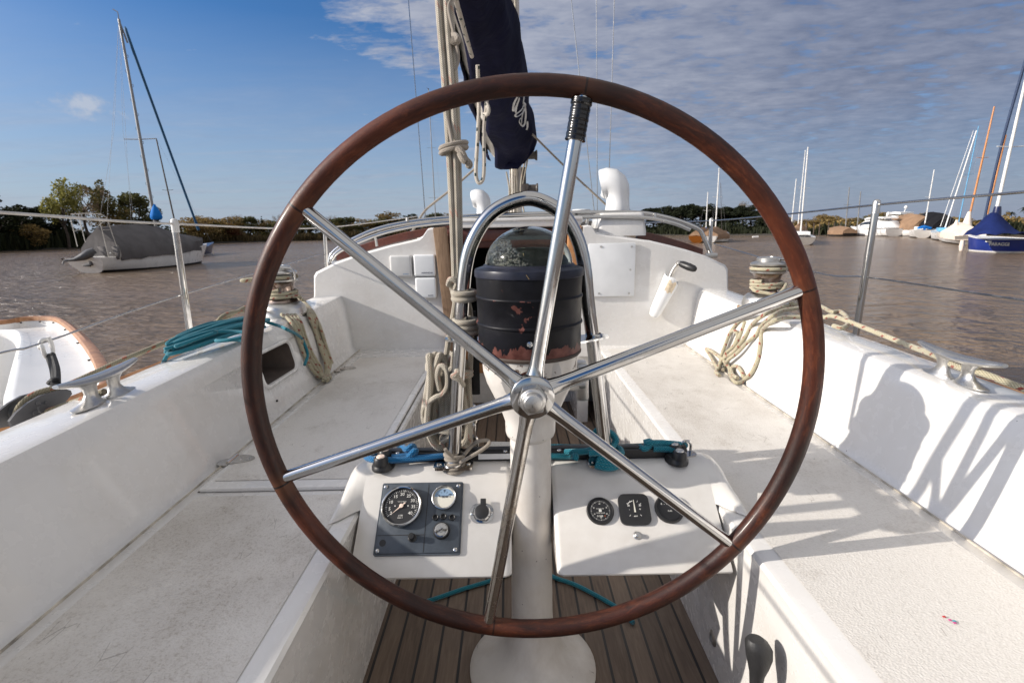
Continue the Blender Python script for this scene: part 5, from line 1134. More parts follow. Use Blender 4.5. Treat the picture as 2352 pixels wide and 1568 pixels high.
m = MB(); c = aY(1202, 405, 4.86); m.rbox(c, (.05, .05, .16), .015); m.rbox(c + V((.01, 0, -.1)), (.04, .04, .05), .01); tag(m.build('halyard_cleat', MT['mastdark']), 'black halyard cleat on the right side of the mast', 'cleat')
# ------------------------------------------------------------------ far bank and its trees
SHORE = [(-700, 640), (-300, 592), (30, 577), (180, 571), (400, 563), (550, 557), (900, 549), (1180, 543), (1480, 541), (1650, 541), (1900, 541), (2100, 541), (2352, 542), (2700, 545), (3200, 552)]
def shore_y(px):
    for (a, b), (c, d_) in zip(SHORE, SHORE[1:]):
        if a <= px <= c: return b + (d_ - b) * (px - a) / (c - a)
def shore(px): return aZ(px, shore_y(px), WZ)
def bank(px, back, z=0):
    s_ = shore(px); o = V((s_.x, s_.y, 0)).normalized(); return V((s_.x, s_.y, 0)) + o * back + V((0, 0, z))
pxs = [-700, -500, -300, -150, 0, 60, 120, 180, 260, 330, 400, 480, 560, 640, 720, 800, 880, 960, 1040, 1120, 1200, 1300, 1400, 1500, 1600, 1700, 1800, 1900, 2000, 2100, 2200, 2300, 2400, 2550, 2800, 3200]
rnd = random.Random(5)
m = MB(); rows = []
for px in pxs:
    j = rnd.uniform(-.8, .8); rows.append([bank(px, -1.5 + j, WZ - .3), bank(px, j, WZ + .05), bank(px, 1.2 + j, WZ + .35), bank(px, 5, WZ + .6), bank(px, 25, WZ + .9), bank(px, 90, WZ + 1.2), bank(px, 700, WZ + 3)])
m.grid(rows); structure(m.build('river_bank', MT['mudbank']))

def leaves(mb, clumps, n, size, rnd, flat=.0, elong=1.0):
    tot = sum(c[1] ** 2 for c in clumps)
    for c, r, sq in clumps:
        k = max(3, int(n * r * r / tot))
        for _ in range(k):
            d_ = V((rnd.gauss(0, 1), rnd.gauss(0, 1), rnd.gauss(0, 1))).normalized() * (r * rnd.uniform(.35, 1.0) ** .6)
            p_ = V(c) + V((d_.x, d_.y, d_.z * sq))
            nn = V((rnd.gauss(0, 1), rnd.gauss(0, 1), rnd.gauss(0, 1) + .4)).normalized(); f = frame(nn)
            s1, s2 = size * rnd.uniform(.6, 1.4), size * rnd.uniform(.5, 1.1) * elong
            b = len(mb.v)
            mb.v.extend([p_ + f @ V((-s1, 0, 0)), p_ + f @ V((0, -s2, 0)), p_ + f @ V((s1, 0, 0)), p_ + f @ V((0, s2, 0))]); mb.face((b, b + 1, b + 2, b + 3), 0, None, False)
def limb(mb, a, b, r0, r1, rnd, wob=.06, seg=7):
    L = (b - a).length; P = [a]
    for k in (1, 2, 3): P.append(a.lerp(b, k / 4) + V((rnd.uniform(-1, 1), rnd.uniform(-1, 1), 0)) * L * wob)
    P.append(b); P = spline(P, 2); n = len(P); mb.tube(P, [r0 + (r1 - r0) * i / (n - 1) for i in range(n)], seg)
def make_tree(name, kind, seed, label, group, cat='tree'):
    rnd = random.Random(seed); t = thing(name, label, cat, (0, 0, 0), group)
    tr = MB(); cr = MB(); H_ = 10.0; mat = MT['l_dark']
    if kind == 'palm':
        limb(tr, V((0, 0, 0)), V((.15, 0, 8.4)), .26, .17, rnd, .012); mat = MT['l_dark']
        for k in range(26):
            a = rnd.uniform(0, 2 * PI); up = rnd.uniform(-.5, 1.1); L = rnd.uniform(2.0, 2.8); prev = None
            for q in range(8):
                s_ = q / 7; p_ = V((.15, 0, 8.4)) + V((math.cos(a) * L * s_ * math.cos(up * .6), math.sin(a) * L * s_ * math.cos(up * .6), up * L * .75 * s_ - 1.6 * s_ * s_))
                wv = V((-math.sin(a), math.cos(a), 0)) * (.34 * math.sin(PI * min(1, s_ + .1)) + .03)
                if prev:
                    b = len(cr.v); cr.v.extend([prev[0] - prev[1] + V((0, 0, -.12)), prev[0], p_, p_ - wv + V((0, 0, -.12)), prev[0] + prev[1] + V((0, 0, -.12)), p_ + wv + V((0, 0, -.12))]); cr.face((b, b + 1, b + 2, b + 3), 0, None, False); cr.face((b + 1, b + 4, b + 5, b + 2), 0, None, False)
                prev = (p_, wv)
    else:
        spec = dict(willow=(.24, 3.1, 1.30, 2500, .17, 'l_willow', 6), bare=(.34, 3.1, .9, 2600, .10, 'l_twig', 8), olive=(.30, 3.2, .85, 2200, .22, 'l_olive', 6), dark=(.26, 3.3, .9, 2600, .24, 'l_dark', 7), green=(.26, 3.3, .9, 2600, .22, 'l_green', 7), autumn=(.22, 4.0, .75, 2200, .24, 'l_autumn', 7), red=(.12, 4.4, .7, 2000, .24, 'l_red', 7), pine=(.50, 3.4, .42, 2600, .22, 'l_dark', 7), conifer=(.15, 1.7, 1.0, 1800, .20, 'l_dark', 6), bush=(.10, 5.2, .6, 2600, .30, 'l_autumn', 9))[kind]
        fork, spread, sq, n, sz, mt, nb = spec; mat = MT[mt]
        top = V((rnd.uniform(-.5, .5), rnd.uniform(-.5, .5), H_ * .82)); limb(tr, V((0, 0, -.4)), top, .30, .05, rnd, .03)
        clumps = []
        if kind == 'conifer':
            for k in range(9): z = H_ * (.15 + .09 * k); clumps.append((V((0, 0, z)), spread * (1.05 - k / 9), .6))
        else:
            for k in range(nb):
                a = 2 * PI * k / nb + rnd.uniform(-.5, .5); z0 = H_ * (fork + rnd.uniform(0, .25)); z1 = H_ * rnd.uniform(max(fork + .12, .45), .93)
                rr = spread * rnd.uniform(.45, 1.0) * (1.25 - .6 * z1 / H_); e = V((math.cos(a) * rr, math.sin(a) * rr, z1)); s0 = top * (z0 / (H_ * .82)); limb(tr, s0, e, .12, .03, rnd, .08, 6)
                for q in range(3):
                    e2 = e + V((rnd.gauss(0, 1), rnd.gauss(0, 1), rnd.gauss(0, .6))) * spread * .30; limb(tr, s0.lerp(e, rnd.uniform(.45, .9)), e2, .045, .015, rnd, .1, 5)
                    clumps.append((e2, spread * rnd.uniform(.22, .42), sq))
                clumps.append((e, spread * rnd.uniform(.28, .46), sq))
            clumps.append((V((0, 0, H_ * .9)), spread * .34, sq))
            if kind in ('bush', 'autumn', 'red'):
                for k in range(8): a = rnd.uniform(0, 2 * PI); clumps.append((V((math.cos(a) * spread * .55, math.sin(a) * spread * .55, H_ * rnd.uniform(.12, .5))), spread * .36, .9))
        if kind == 'bare':
            for k in range(60):
                c = rnd.choice(clumps); p_ = c[0] + V((rnd.gauss(0, 1), rnd.gauss(0, 1), rnd.gauss(0, 1))) * c[1] * .8; limb(tr, c[0], p_ + V((0, 0, .5)), .022, .008, rnd, .1, 4)
        leaves(cr, clumps, n, sz, rnd, 0, 1.6 if kind == 'willow' else 1)
    child_t = tr.build('trunk', MT['bark'], t, auto=0); child_c = cr.build('crown', mat, t, auto=0)
    return t
def kids(o): return [k for k in bpy.data.objects if k.parent == o]
TREE = {}
def plant(kind, px, ytop, back, wide=1.0, label=None, group=None, name=None, cat=None):
    key = (kind, int(px * 7) % (2 if kind not in ('willow', 'bare', 'palm', 'red', 'conifer', 'pine') else 1))
    base = bank(px, back, WZ + .62); tp = aY(px, ytop, base.y); base.x = tp.x; h = tp.z - base.z
    if key not in TREE:
        t = make_tree(name or {'palm': 'palm_tree', 'bush': 'bush', 'conifer': 'conifer', 'pine': 'pine_tree', 'willow': 'willow_tree', 'bare': 'bare_tree'}.get(kind, 'tree'), kind, 100 + len(TREE) * 7, label or 'x', group); TREE[key] = t; ks = kids(t)
        t['_k'] = 1
    else:
        src = TREE[key]; t = src.copy(); COL.objects.link(t)
        for k in kids(src): c = k.copy(); COL.objects.link(c); c.parent = t
    t.location = base; s_ = h / (10.0 if kind != 'palm' else 9.4); t.scale = (s_ * wide, s_ * wide, s_); t.rotation_euler = (0, 0, (px * 1.37) % 6.28)
    tag(t, label, cat or ('palm tree' if kind == 'palm' else 'tree'), group)
    return t
GL = 'trees on the left bank'
plant('dark', -30, 436, 6, 1.15, 'tall dark tree at the left edge of the picture behind the moored boats', GL)
plant('dark', 40, 470, 9, 1.3, 'dark tree left of the yellow green willow, lower than its neighbours', GL)
plant('dark', 88, 474, 10, 1.4, 'dark tree just left of the yellow green willow, touching it', GL)
plant('willow', 128, 417, 3, .80, 'tall yellow green willow behind the grey covered sailboat', GL)
plant('bare', 183, 422, 5, 1.0, 'half bare brown tree with visible branches right of the willow', GL)
plant('olive', 226, 409, 5, .62, 'tall narrow olive tree between the bare tree and the mast', GL)
plant('green', 296, 446, 5, 1.1, 'broad dark green tree behind the grey boat and its mast', GL)
plant('dark', 330, 474, 6, 1.2, 'small dark tree sloping down right of the broad green tree', GL)
plant('autumn', 70, 515, 2, 1.6, 'low autumn brown bush on the left bank under the dark trees', GL, 'bush', 'bush')
plant('autumn', 250, 480, 3, 1.1, 'rusty brown tree low behind the stern of the grey boat', GL)
plant('red', 522, 514, 3, 1.3, 'dark red bush on the far bank beside the bow of the grey boat', GL, 'bush', 'bush')
plant('conifer', 599, 490, 10, .9, 'little dark conifer standing above the far bank trees', GL)
plant('pine', 940, 494, 14, 1.2, 'flat topped tree on the far bank left of the mast ropes', GL)
labs = dict(olive='small olive tree in the row along the far bank', autumn='small yellow brown tree in the row along the far bank', green='small dark green tree in the row along the far bank', bare='small leafless tree in the row along the far bank', dark='dark tree in the wood on the right bank beyond the cabin', pine='dark pine rising from the wood on the right bank', bush='ochre bush behind the moored boats on the right bank')
GR = 'trees in a row along the far bank'; rnd = random.Random(3)
px = 436
while px < 1435:
    k = rnd.choice(['olive', 'autumn', 'green', 'olive', 'autumn', 'olive'])
    ty = 504 + rnd.uniform(-6, 7) - (9 if 860 < px < 900 else 0) - (10 if 990 < px < 1050 else 0) + (3 if px > 1090 else 0)
    plant(k, px, ty, rnd.uniform(6, 14), rnd.uniform(1.2, 1.9), labs[k], GR); px += rnd.uniform(13, 21)
for px, ty in ((540, 486), (640, 487), (660, 490), (760, 488)): plant('bare', px, ty + 6, 15, .7, labs['bare'], GR)
for px in (-420, -340, -270, -200, -130, -80): plant('dark', px, 452 + (px * 7) % 23, 8 + (px * 3) % 6, 1.5, 'dark tree on the left bank beyond the picture edge', 'dark trees further along the left bank')
GW_ = 'dark wood on the right bank'
px = 1440
while px < 1800:
    ty = 484 + rnd.uniform(-5, 5) - (7 if 1520 < px < 1720 else 0) + (8 if px > 1735 else 0)
    plant(rnd.choice(['dark', 'dark', 'pine']), px, ty, rnd.uniform(7, 16), rnd.uniform(1.3, 1.9), labs['dark'], GW_); px += rnd.uniform(12, 18)
plant('bare', 1716, 462, 22, .9, 'pale leafless tree sticking up behind the dark wood', GW_)
GB = 'bushes behind the moored boats on the right'
px = 1815
while px < 2420:
    ty = 507 + rnd.uniform(-5, 4)
    for (c, wd, up) in ((1890, 24, 9), (2032, 55, 15), (2110, 16, 14), (2175, 12, 6)):
        if abs(px - c) < wd: ty -= up * (1 - (abs(px - c) / wd) ** 2) ** .5
    k = rnd.choice(['bush', 'bush', 'autumn', 'olive'] if px < 2130 else ['olive', 'green', 'bush'])
    plant(k, px, ty, rnd.uniform(12, 20), rnd.uniform(1.5, 2.3), {'bush': labs['bush'], 'autumn': 'yellow brown tree behind the moored boats on the right', 'olive': 'olive tree behind the moored boats on the right', 'green': 'dark green tree behind the moored boats on the right'}[k], GB, 'bush' if k == 'bush' else None, 'bush' if k == 'bush' else None); px += rnd.uniform(13, 20)
plant('palm', 2322, 484, 14, 1.0, 'small palm tree above the blue boat, left of the taller palm', 'palm trees on the right bank')
plant('palm', 2362, 470, 12, 1.0, 'taller palm tree at the right edge of the picture', 'palm trees on the right bank')
plant('dark', 2196, 506, 10, 1.5, 'dark low tree behind the ivory covered boat', GB)
for t in bpy.data.objects:
    if '_k' in t: del t['_k']
# undergrowth and reeds nobody could count
rnd = random.Random(8)
def belt(x0, x1, n, b0, b1, h0, h1, size, blade):
    mb = MB()
    for _ in range(n):
        px = rnd.uniform(x0, x1); back = rnd.uniform(b0, b1); p_ = bank(px, back, WZ + .1 + min(.5, back * .12)); h = rnd.uniform(h0, h1) * (1 + .25 * math.sin(px * .05) + .2 * math.sin(px * .17 + 1))
        if blade:
            a = rnd.uniform(0, PI); wv = V((math.cos(a), math.sin(a), 0)) * size * rnd.uniform(.5, 1.2); ln = V((rnd.uniform(-.25, .25), rnd.uniform(-.25, .25), 0)) * h
            b = len(mb.v); mb.v.extend([p_ - wv, p_ + wv, p_ + ln + wv * .4 + V((0, 0, h)), p_ + ln - wv * .4 + V((0, 0, h))]); mb.face((b, b + 1, b + 2, b + 3), 0, None, False)
        else: leaves(mb, [(p_ + V((0, 0, h * rnd.uniform(.2, .8))), h * .5, 1)], 5, size, rnd)
    return mb
tag(belt(380, 1200, 6500, .2, 5, 1.0, 2.2, .16, True).build('reeds', MT['reed'], auto=0), 'brown reeds fringing the far bank between the grey boat and the cabin', 'reeds', kind='stuff')
tag(belt(-460, 400, 5600, .2, 5, 1.0, 2.4, .20, True).build('reeds', MT['reed_dark'], auto=0), 'dark green reeds along the left bank under the tall trees', 'reeds', kind='stuff')
tag(belt(1200, 2500, 4500, .2, 4, .8, 1.5, .18, True).build('reeds', MT['reed_dark'], auto=0), 'dark reeds at the foot of the right bank', 'reeds', kind='stuff')
tag(belt(-460, 420, 2900, 3, 9, 1.6, 3.2, .30, False).build('undergrowth', MT['l_dark'], auto=0), 'dark undergrowth behind the reeds on the left bank', 'undergrowth', kind='stuff')
tag(belt(420, 1420, 3000, 5, 12, 1.4, 3.0, .30, False).build('undergrowth', MT['l_olive'], auto=0), 'olive scrub behind the reeds on the far bank', 'undergrowth', kind='stuff')
tag(belt(1400, 1800, 1500, 4, 12, 1.2, 2.4, .30, False).build('undergrowth', MT['l_dark'], auto=0), 'dark scrub at the foot of the dark wood on the right bank', 'undergrowth', kind='stuff')
tag(belt(1790, 2450, 1500, 5, 12, .9, 1.7, .30, False).build('undergrowth', MT['l_autumn'], auto=0), 'brown scrub along the right bank behind the boats', 'undergrowth', kind='stuff')

# ------------------------------------------------------------------ moored boats
def boat(name, label, stern, bow, beam, fs, fb, hull, group='boats moored on the river', transom=.72, boot='antifoul', deck='bwhite', stripe=None, over=.10):
    stern, bow = V(stern), V(bow); t = thing(name, label, 'motor yacht' if 'motor' in name else 'sailboat' if 'sail' in name else 'boat', stern, group)
    L = (bow - stern).length; fx = (bow - stern).normalized(); fy = V((-fx.y, fx.x, 0)); M4 = Matrix(((fx.x, fy.x, 0, stern.x), (fx.y, fy.y, 0, stern.y), (0, 0, 1, stern.z), (0, 0, 0, 1)))
    rows = []; deck_e = []
    n = 14
    for i in range(n + 1):
        s_ = i / n; f = (transom + (1 - transom) * math.sin(min(1, s_ / .42) * PI / 2)) if s_ < .42 else max(.02, max(0, math.cos((s_ - .42) / .58 * PI / 2)) ** .72)
        b = beam / 2 * f; z = fs + (fb - fs) * s_ ** 1.6 - .10 * math.sin(PI * s_); x = L * s_; ov = over * L * max(0, (s_ - .75) / .25) ** 1.5; so = -.05 * L * max(0, (.15 - s_) / .15)
        sec = [(0, -.30, .55), (.55, -.16, .6), (.86, .0, .7), (.90, .12, .72), (.965, .55, .9), (1, 1, 1)]
        line = []
        if s_ < .4:
            tb = (1 - s_ / .4) ** 1.2; st_ = [(0, -.06), (.30, -.01), (.54, .06), (.68, .17), (.93, .56), (1, 1)]; sec = [(q + (q2 - q) * tb, zz + (z2 - zz) * tb, k) for (q, zz, k), (q2, z2) in zip(sec, st_)]
        for q, zz, k in sec: line.append(M4 @ V((x + (ov if zz > 0 else 0) * max(0, zz) + so * max(0, zz), b * q, zz * z if zz > 0 else zz * 1.1)))
        rows.append([M4 @ V((x + (ov if zz > 0 else 0) * max(0, zz) + so * max(0, zz), -b * q, zz * z if zz > 0 else zz * 1.1)) for q, zz, k in sec[::-1]] + line)
        deck_e.append((x, b, z, ov + so))
    m = MB(); nc = len(rows[0]); b0 = len(m.v)
    for r in rows: m.v.extend(r)
    for i in range(n):
        for j in range(nc - 1):
            low_ = 2 <= j < nc - 3; m.face((i * nc + j, i * nc + j + 1, (i + 1) * nc + j + 1, (i + 1) * nc + j), 1 if low_ else 0)
    m.cap(rows[0], 0)
    m.build('hull', [MT[hull], MT[boot]], t, auto=50)
    m = MB(); m.grid([[M4 @ V((x + o, -b * .99, z - .01)), M4 @ V((x + o, 0, z + .05)), M4 @ V((x + o, b * .99, z - .01))] for x, b, z, o in deck_e]); m.build('deck', MT[deck], t)
    if stripe:
        m = MB()
        for s in (-1, 1): m.tube([M4 @ V((x + o, s * b * 1.0, z)) for x, b, z, o in deck_e], .018, 6)
        m.build('rub_rail', MT[stripe], t)
    t['_L'] = L
    return t, M4, L, deck_e
def mastp(t, base, top, r, mat, spread=None, stays=(), name='mast'):
    m = MB(); m.tube([base, base.lerp(top, .5), top], [r, r * .92, r * .75], 10); o = m.build(name, MT[mat], t)
    if spread:
        for f, w_ in spread:
            c = base.lerp(top, f); m = MB(); m.tube([c + V((-w_, 0, .03)), c, c + V((w_, 0, .03))], r * .3, 6); m.build('spreader', MT[mat], t)
    for s_ in stays:
        m = MB(); m.tube([V(q) for q in s_], .0055, 5); m.build('stay', MT['stay'], t)
    return o
def tentcover(t, M4, de, s0, s1, low, eave, ridge, mat, name='cover', n=12, wid=1.03, wav=.04, seed=1):
    rnd = random.Random(seed); rows = []
    for i in range(n + 1):
        s_ = s0 + (s1 - s0) * i / n; k = s_ * (len(de) - 1); a = de[int(min(k, len(de) - 2))]; b = de[int(min(k, len(de) - 2)) + 1]; f = k - int(min(k, len(de) - 2)); x, hb, z, o = [a[q] + (b[q] - a[q]) * f for q in range(4)]
        u = i / n; lo, ea, ri = [g_(u) if callable(g_) else g_ for g_ in (low, eave, ridge)]
        j = lambda: rnd.uniform(-wav, wav); w2 = hb * wid
        rows.append([M4 @ V((x + o * .6 + j(), y + j() * .5, zz + j() * .6)) for y, zz in ((-w2, lo + j()), (-w2 * 1.01, (lo + ea) / 2), (-w2 * .96, ea), (-w2 * .55, ea + (ri - ea) * .52), (-.05, ri), (.05, ri), (w2 * .55, ea + (ri - ea) * .52), (w2 * .96, ea), (w2 * 1.01, (lo + ea) / 2), (w2, lo + j()))])
    m = MB(); m.grid(rows); m.cap(rows[0]); m.cap(rows[-1], 0, True); return m.build(name, MT[mat], t, auto=35)
def wz(a, b): return aZ(a, b, WZ)
# grey covered sailboat to port
t, M4, L, de = boat('sailboat', 'sailboat under a grey tarpaulin with a tilted outboard motor and bare mast', wz(212, 627), wz(462, 604), 2.6, .82, 1.25, 'bwhite', transom=.78)
tentcover(t, M4, de, .10, .99, lambda u: .62 + .28 * u, lambda u: 1.32 + .25 * u - .1 * math.sin(PI * u), lambda u: 2.30 + .25 * math.sin(PI * min(1, u * 1.5)) - .75 * max(0, u - .55) ** 1.1 * 2, 'greycanvas', 'tarpaulin', 14, 1.05, .05, 3)
yst = (M4 @ V((0, 0, 0))).y; ymst = (M4 @ V((L * .60, 0, 0))).y
mb_, mt_ = aY(358, 520, ymst), aY(273, 44, ymst); fo = M4 @ V((L * 1.03, 0, 1.35))
mastp(t, mb_, mt_, .085, 'mastgrey', ((.44, .95),), ((mt_, aY(246, 500, yst)), (mt_, M4 @ V((L * .5, 1.2, .9))), (mt_, aY(283, 306, ymst), M4 @ V((L * .55, 1.25, .9))), (mt_ + V((0, 0, 0)), aY(262, 300, yst), aY(226, 520, yst))))
m = MB(); m.tube([mt_, mt_ + V((0, 0, .35)), mt_ + V((-.25, 0, .5))], .025, 6); m.tube([mt_.lerp(mb_, .01), mt_.lerp(fo, .09)], .05, 6); m.build('masthead', MT['mastgrey'], t)
for k in range(12):
    c = mb_.lerp(mt_, .08 + .068 * k); m = MB(); sd_ = 1 if k % 2 else -1; m.tube([c, c + V((sd_ * .14, 0, -.02)), c + V((sd_ * .16, 0, .10)), c + V((0, 0, .12))], .014, 5); m.build('mast_step', MT['mastgrey'], t)
m = MB(); P = [aY(287, 62, ymst), aY(300, 100, ymst), aY(380, 320, (ymst + fo.y) / 2), aY(456, 528, fo.y)]; m.tube(spline(P, 5), [.03] + [.075] * 14 + [.09], 10); m.build('furled_jib', MT['bluecanvas'] if False else plain('teal_blue_furling', (.012, .085, .19), .6), t)
m = MB(); c = aY(356, 480, ymst); m.lathe([(.05, .28), (.09, .18), (.20, -.05), (.30, -.32), (.33, -.50), (.26, -.62), (.10, -.66)], Matrix.Translation(c), 16); m.build('mast_boot', MT['skyblue'], t)
m = MB(); 
for pts in (((178, 566), (161, 497), (163, 492), (200, 490), (232, 492), (245, 500), (270, 572)), ((196, 556), (180, 494)), ((250, 592), (228, 503), (224, 494)), ((168, 530), (186, 528)), ((238, 528), (256, 528)), ((226, 520), (246, 500))):
    m.tube([aY(a, b, yst + (.5 if i else 0)) for i, (a, b) in enumerate(pts)], .020, 6)
m.build('stern_arch', plain('cream_tube', (.42, .39, .34), .5), t)
m = MB(); P = [aY(218, 575, yst - .3), aY(205, 582, yst - .45), aY(190, 590, yst - .6), aY(172, 596, yst - .7), aY(155, 598, yst - .8), aY(146, 599, yst - .8)]
m.tube(P, [.16, .22, .19, .10, .06, .05], 12); m.rbox(aY(210, 600, yst - .25), (.18, .22, .42), .05); m.rbox(aY(200, 610, yst - .3), (.36, .12, .10), .03)
for k in range(3): a = 2 * PI * k / 3; m.tube([P[-1], P[-1] + V((0, math.cos(a) * .17, math.sin(a) * .17))], [.03, .06], 6, ell=.4)
m.build('outboard_motor', MT['grey_pl'], t)
m = MB(); m.rbox(aY(254, 581, yst + .6), (.06, .06, .06), .01); m.build('mast_light', MT['whitepl'], t)
for k in range(2):
    m = MB(); a, b = (((228, 566), (246, 596)), ((262, 566), (268, 596)))[k]; p0, p1 = aY(*a, yst + .25), aY(*b, yst + .2); m.grid([[p0 + V((-.16, 0, 0)), p0 + V((.05, .03, 0)), p0 + V((.28, 0, 0))], [p0.lerp(p1, .5) + V((-.05, 0, 0)), p0.lerp(p1, .5) + V((.10, .05, 0)), p0.lerp(p1, .5) + V((.26, 0, 0))], [p1 + V((0, 0, 0)), p1 + V((.07, .03, 0)), p1 + V((.16, 0, 0))]]); so_ = m.build('tarpaulin_flap', MT['greycanvas'], t); sdm = so_.modifiers.new('s', 'SOLIDIFY'); sdm.thickness = .01
# its blue neighbour
t, M4, L, de = boat('sailboat', 'dark blue hulled sailboat whose bow peeps out behind the grey covered boat', wz(400, 592), wz(483, 583), 2.4, .8, 1.15, 'bnavy', boot='bwhite', over=.16, deck='bnavy')
ym = (M4 @ V((L * .45, 0, 0))).y; mastp(t, aY(416, 575, ym), aY(359, 319, ym), .07, 'mastdark', ((.55, .5),), ((aY(359, 319, ym), M4 @ V((L * 1.1, 0, 1.1))),))
m = MB(); m.tube([M4 @ V((L * 1.12, 0, 1.12)), M4 @ V((L * 1.14, 0, .5)), M4 @ V((L * 1.12, .1, -.2))], .02, 6); m.build('mooring_line', MT['cord'], t)
# sailboat half hidden behind the cabin
t, M4, L, de = boat('sailboat', 'sailboat beyond the cabin whose tall grey green mast stands left of the mainsheet', wz(1020, 556), wz(960, 552), 2.8, .9, 1.2, 'bwhite')
ym = (M4 @ V((L * .5, 0, 0))).y; b_, t_ = aY(1003, 545, ym), aY(984, 206, ym); mastp(t, b_, t_, .10, 'mastgrey', ((.28, 1.3), (.62, .9)), ((t_, aY(978, 545, ym)), (t_, aY(1022, 545, ym)), (t_, b_.lerp(t_, .62) + V((.9, 0, 0)), aY(1016, 545, ym))))
m = MB(); m.tube([t_, t_ + V((-.3, 0, .35))], .03, 5); m.rbox(t_ + V((0, 0, .1)), (.22, .1, .2), .02); m.build('masthead', MT['mastdark'], t)
m = MB(); m.tube([b_ + V((-1.2, 0, .5)), b_ + V((.4, 0, .6))], [.14, .2], 8); m.build('boom_cover', MT['skyblue'], t)
# starboard side
GRB = 'boats moored on the right'
def simple_sail(label, st, bo, beam, fs, fb, hull, masts, cover=None, group=GRB, **kw):
    t, M4, L, de = boat('sailboat', label, st, bo, beam, fs, fb, hull, group, **kw)
    for bs, tp, s_, r, mt in masts:
        y = (M4 @ V((L * s_, 0, 0))).y; a, b = aY(*bs, y), aY(*tp, y); mastp(t, a, b, r, mt, ((.55, .55),), ((b, M4 @ V((L * 1.02, 0, fb))), (b, M4 @ V((0, 0, fs)))))
    if cover: tentcover(t, M4, de, *cover)
    return t, M4, L, de
t, M4, L, de = simple_sail('orange hulled sailboat under a tan tarpaulin, left of the white hulled one', wz(1600, 558), wz(1628, 550), 2.4, .85, 1.0, 'borange', [((1621, 535), (1626, 441), .5, .07, 'mastwhite')], (.02, .98, .35, .95, lambda u: 1.55 + .3 * math.sin(PI * u), 'tan'))
m = MB(); m.rbox(aY(1621, 525, (M4 @ V((L * .5, 0, 0))).y), (.25, .2, .3), .05); m.build('mast_boot', MT['skyblue'], t)
t, M4, L, de = simple_sail('white hulled sailboat under a tan tarpaulin beside the orange one', wz(1628, 558), wz(1666, 553), 2.5, .8, 1.1, 'bwhite', [((1643, 532), (1652, 386), .45, .08, 'mastwhite'), ((1658, 532), (1655, 420), .8, .03, 'mastdark')], (.03, 1.0, .42, .95, lambda u: 1.5 + .45 * math.sin(PI * min(1, u * 1.6)) - .2 * u, 'tan'))
t, M4, L, de = simple_sail('tan covered sailboat with two white masts just right of the wheel rim', wz(1818, 548), wz(1850, 546), 2.4, .7, 1.0, 'bwhite', [((1816, 535), (1829, 411), .3, .075, 'mastwhite'), ((1832, 528), (1850, 345), .6, .075, 'mastwhite')], (.02, 1.0, .3, .9, lambda u: 1.5 + .9 * math.exp(-((u - .5) / .18) ** 2), 'tan'))
t, M4, L, de = simple_sail('small white sailboat with an open stern just right of the wheel rim', wz(1848, 563), wz(1834, 553), 2.2, .75, 1.1, 'bwhite', [((1838, 545), (1856, 338), .5, .075, 'mastwhite')], None)
m = MB(); m.rbox((0, 0, 0), (L * .45, 1.3, .4), .08, M4 @ Matrix.Translation((L * .55, 0, 1.0))); m.build('cabin', MT['bwhite'], t); m = MB(); m.rbox((0, 0, 0), (L * .3, .9, .3), .05, M4 @ Matrix.Translation((L * .18, 0, .72))); m.build('cockpit_well', MT['dark'], t)
t, M4, L, de = boat('boat', 'low boat fully wrapped in a tan tarpaulin between the pilings and the motor yachts', wz(1950, 543), wz(1905, 542), 3.0, .5, .9, 'antifoul', GRB)
tentcover(t, M4, de, .0, 1.0, .3, .9, lambda u: 1.35 + .3 * math.sin(PI * u), 'tan', 'tarpaulin')
def ketch():
    t, M4, L, de = boat('sailing_ship', 'two masted vessel with stayed grey masts behind the motor yachts', bank(1985, -3, WZ) , bank(1930, -2, WZ), 3.2, 1.0, 1.3, 'bgrey', GRB); t['category'] = 'sailboat'
    for a, b, c, d_ in ((1941, 530, 1951, 430), (1968, 530, 1977, 440)):
        y = (M4 @ V((0, 0, 0))).y; p0, p1 = aY(a, b, y), aY(c, d_, y); mastp(t, p0, p1, .09, 'mastgrey', ((.6, .6),), ((p0.lerp(p1, .65), aY(a - 22, 525, y)), (p0.lerp(p1, .65), aY(a - 12, 525, y)), (p0.lerp(p1, .65), aY(a + 12, 525, y)), (p1, aY(a + 6, 525, y))))
ketch()
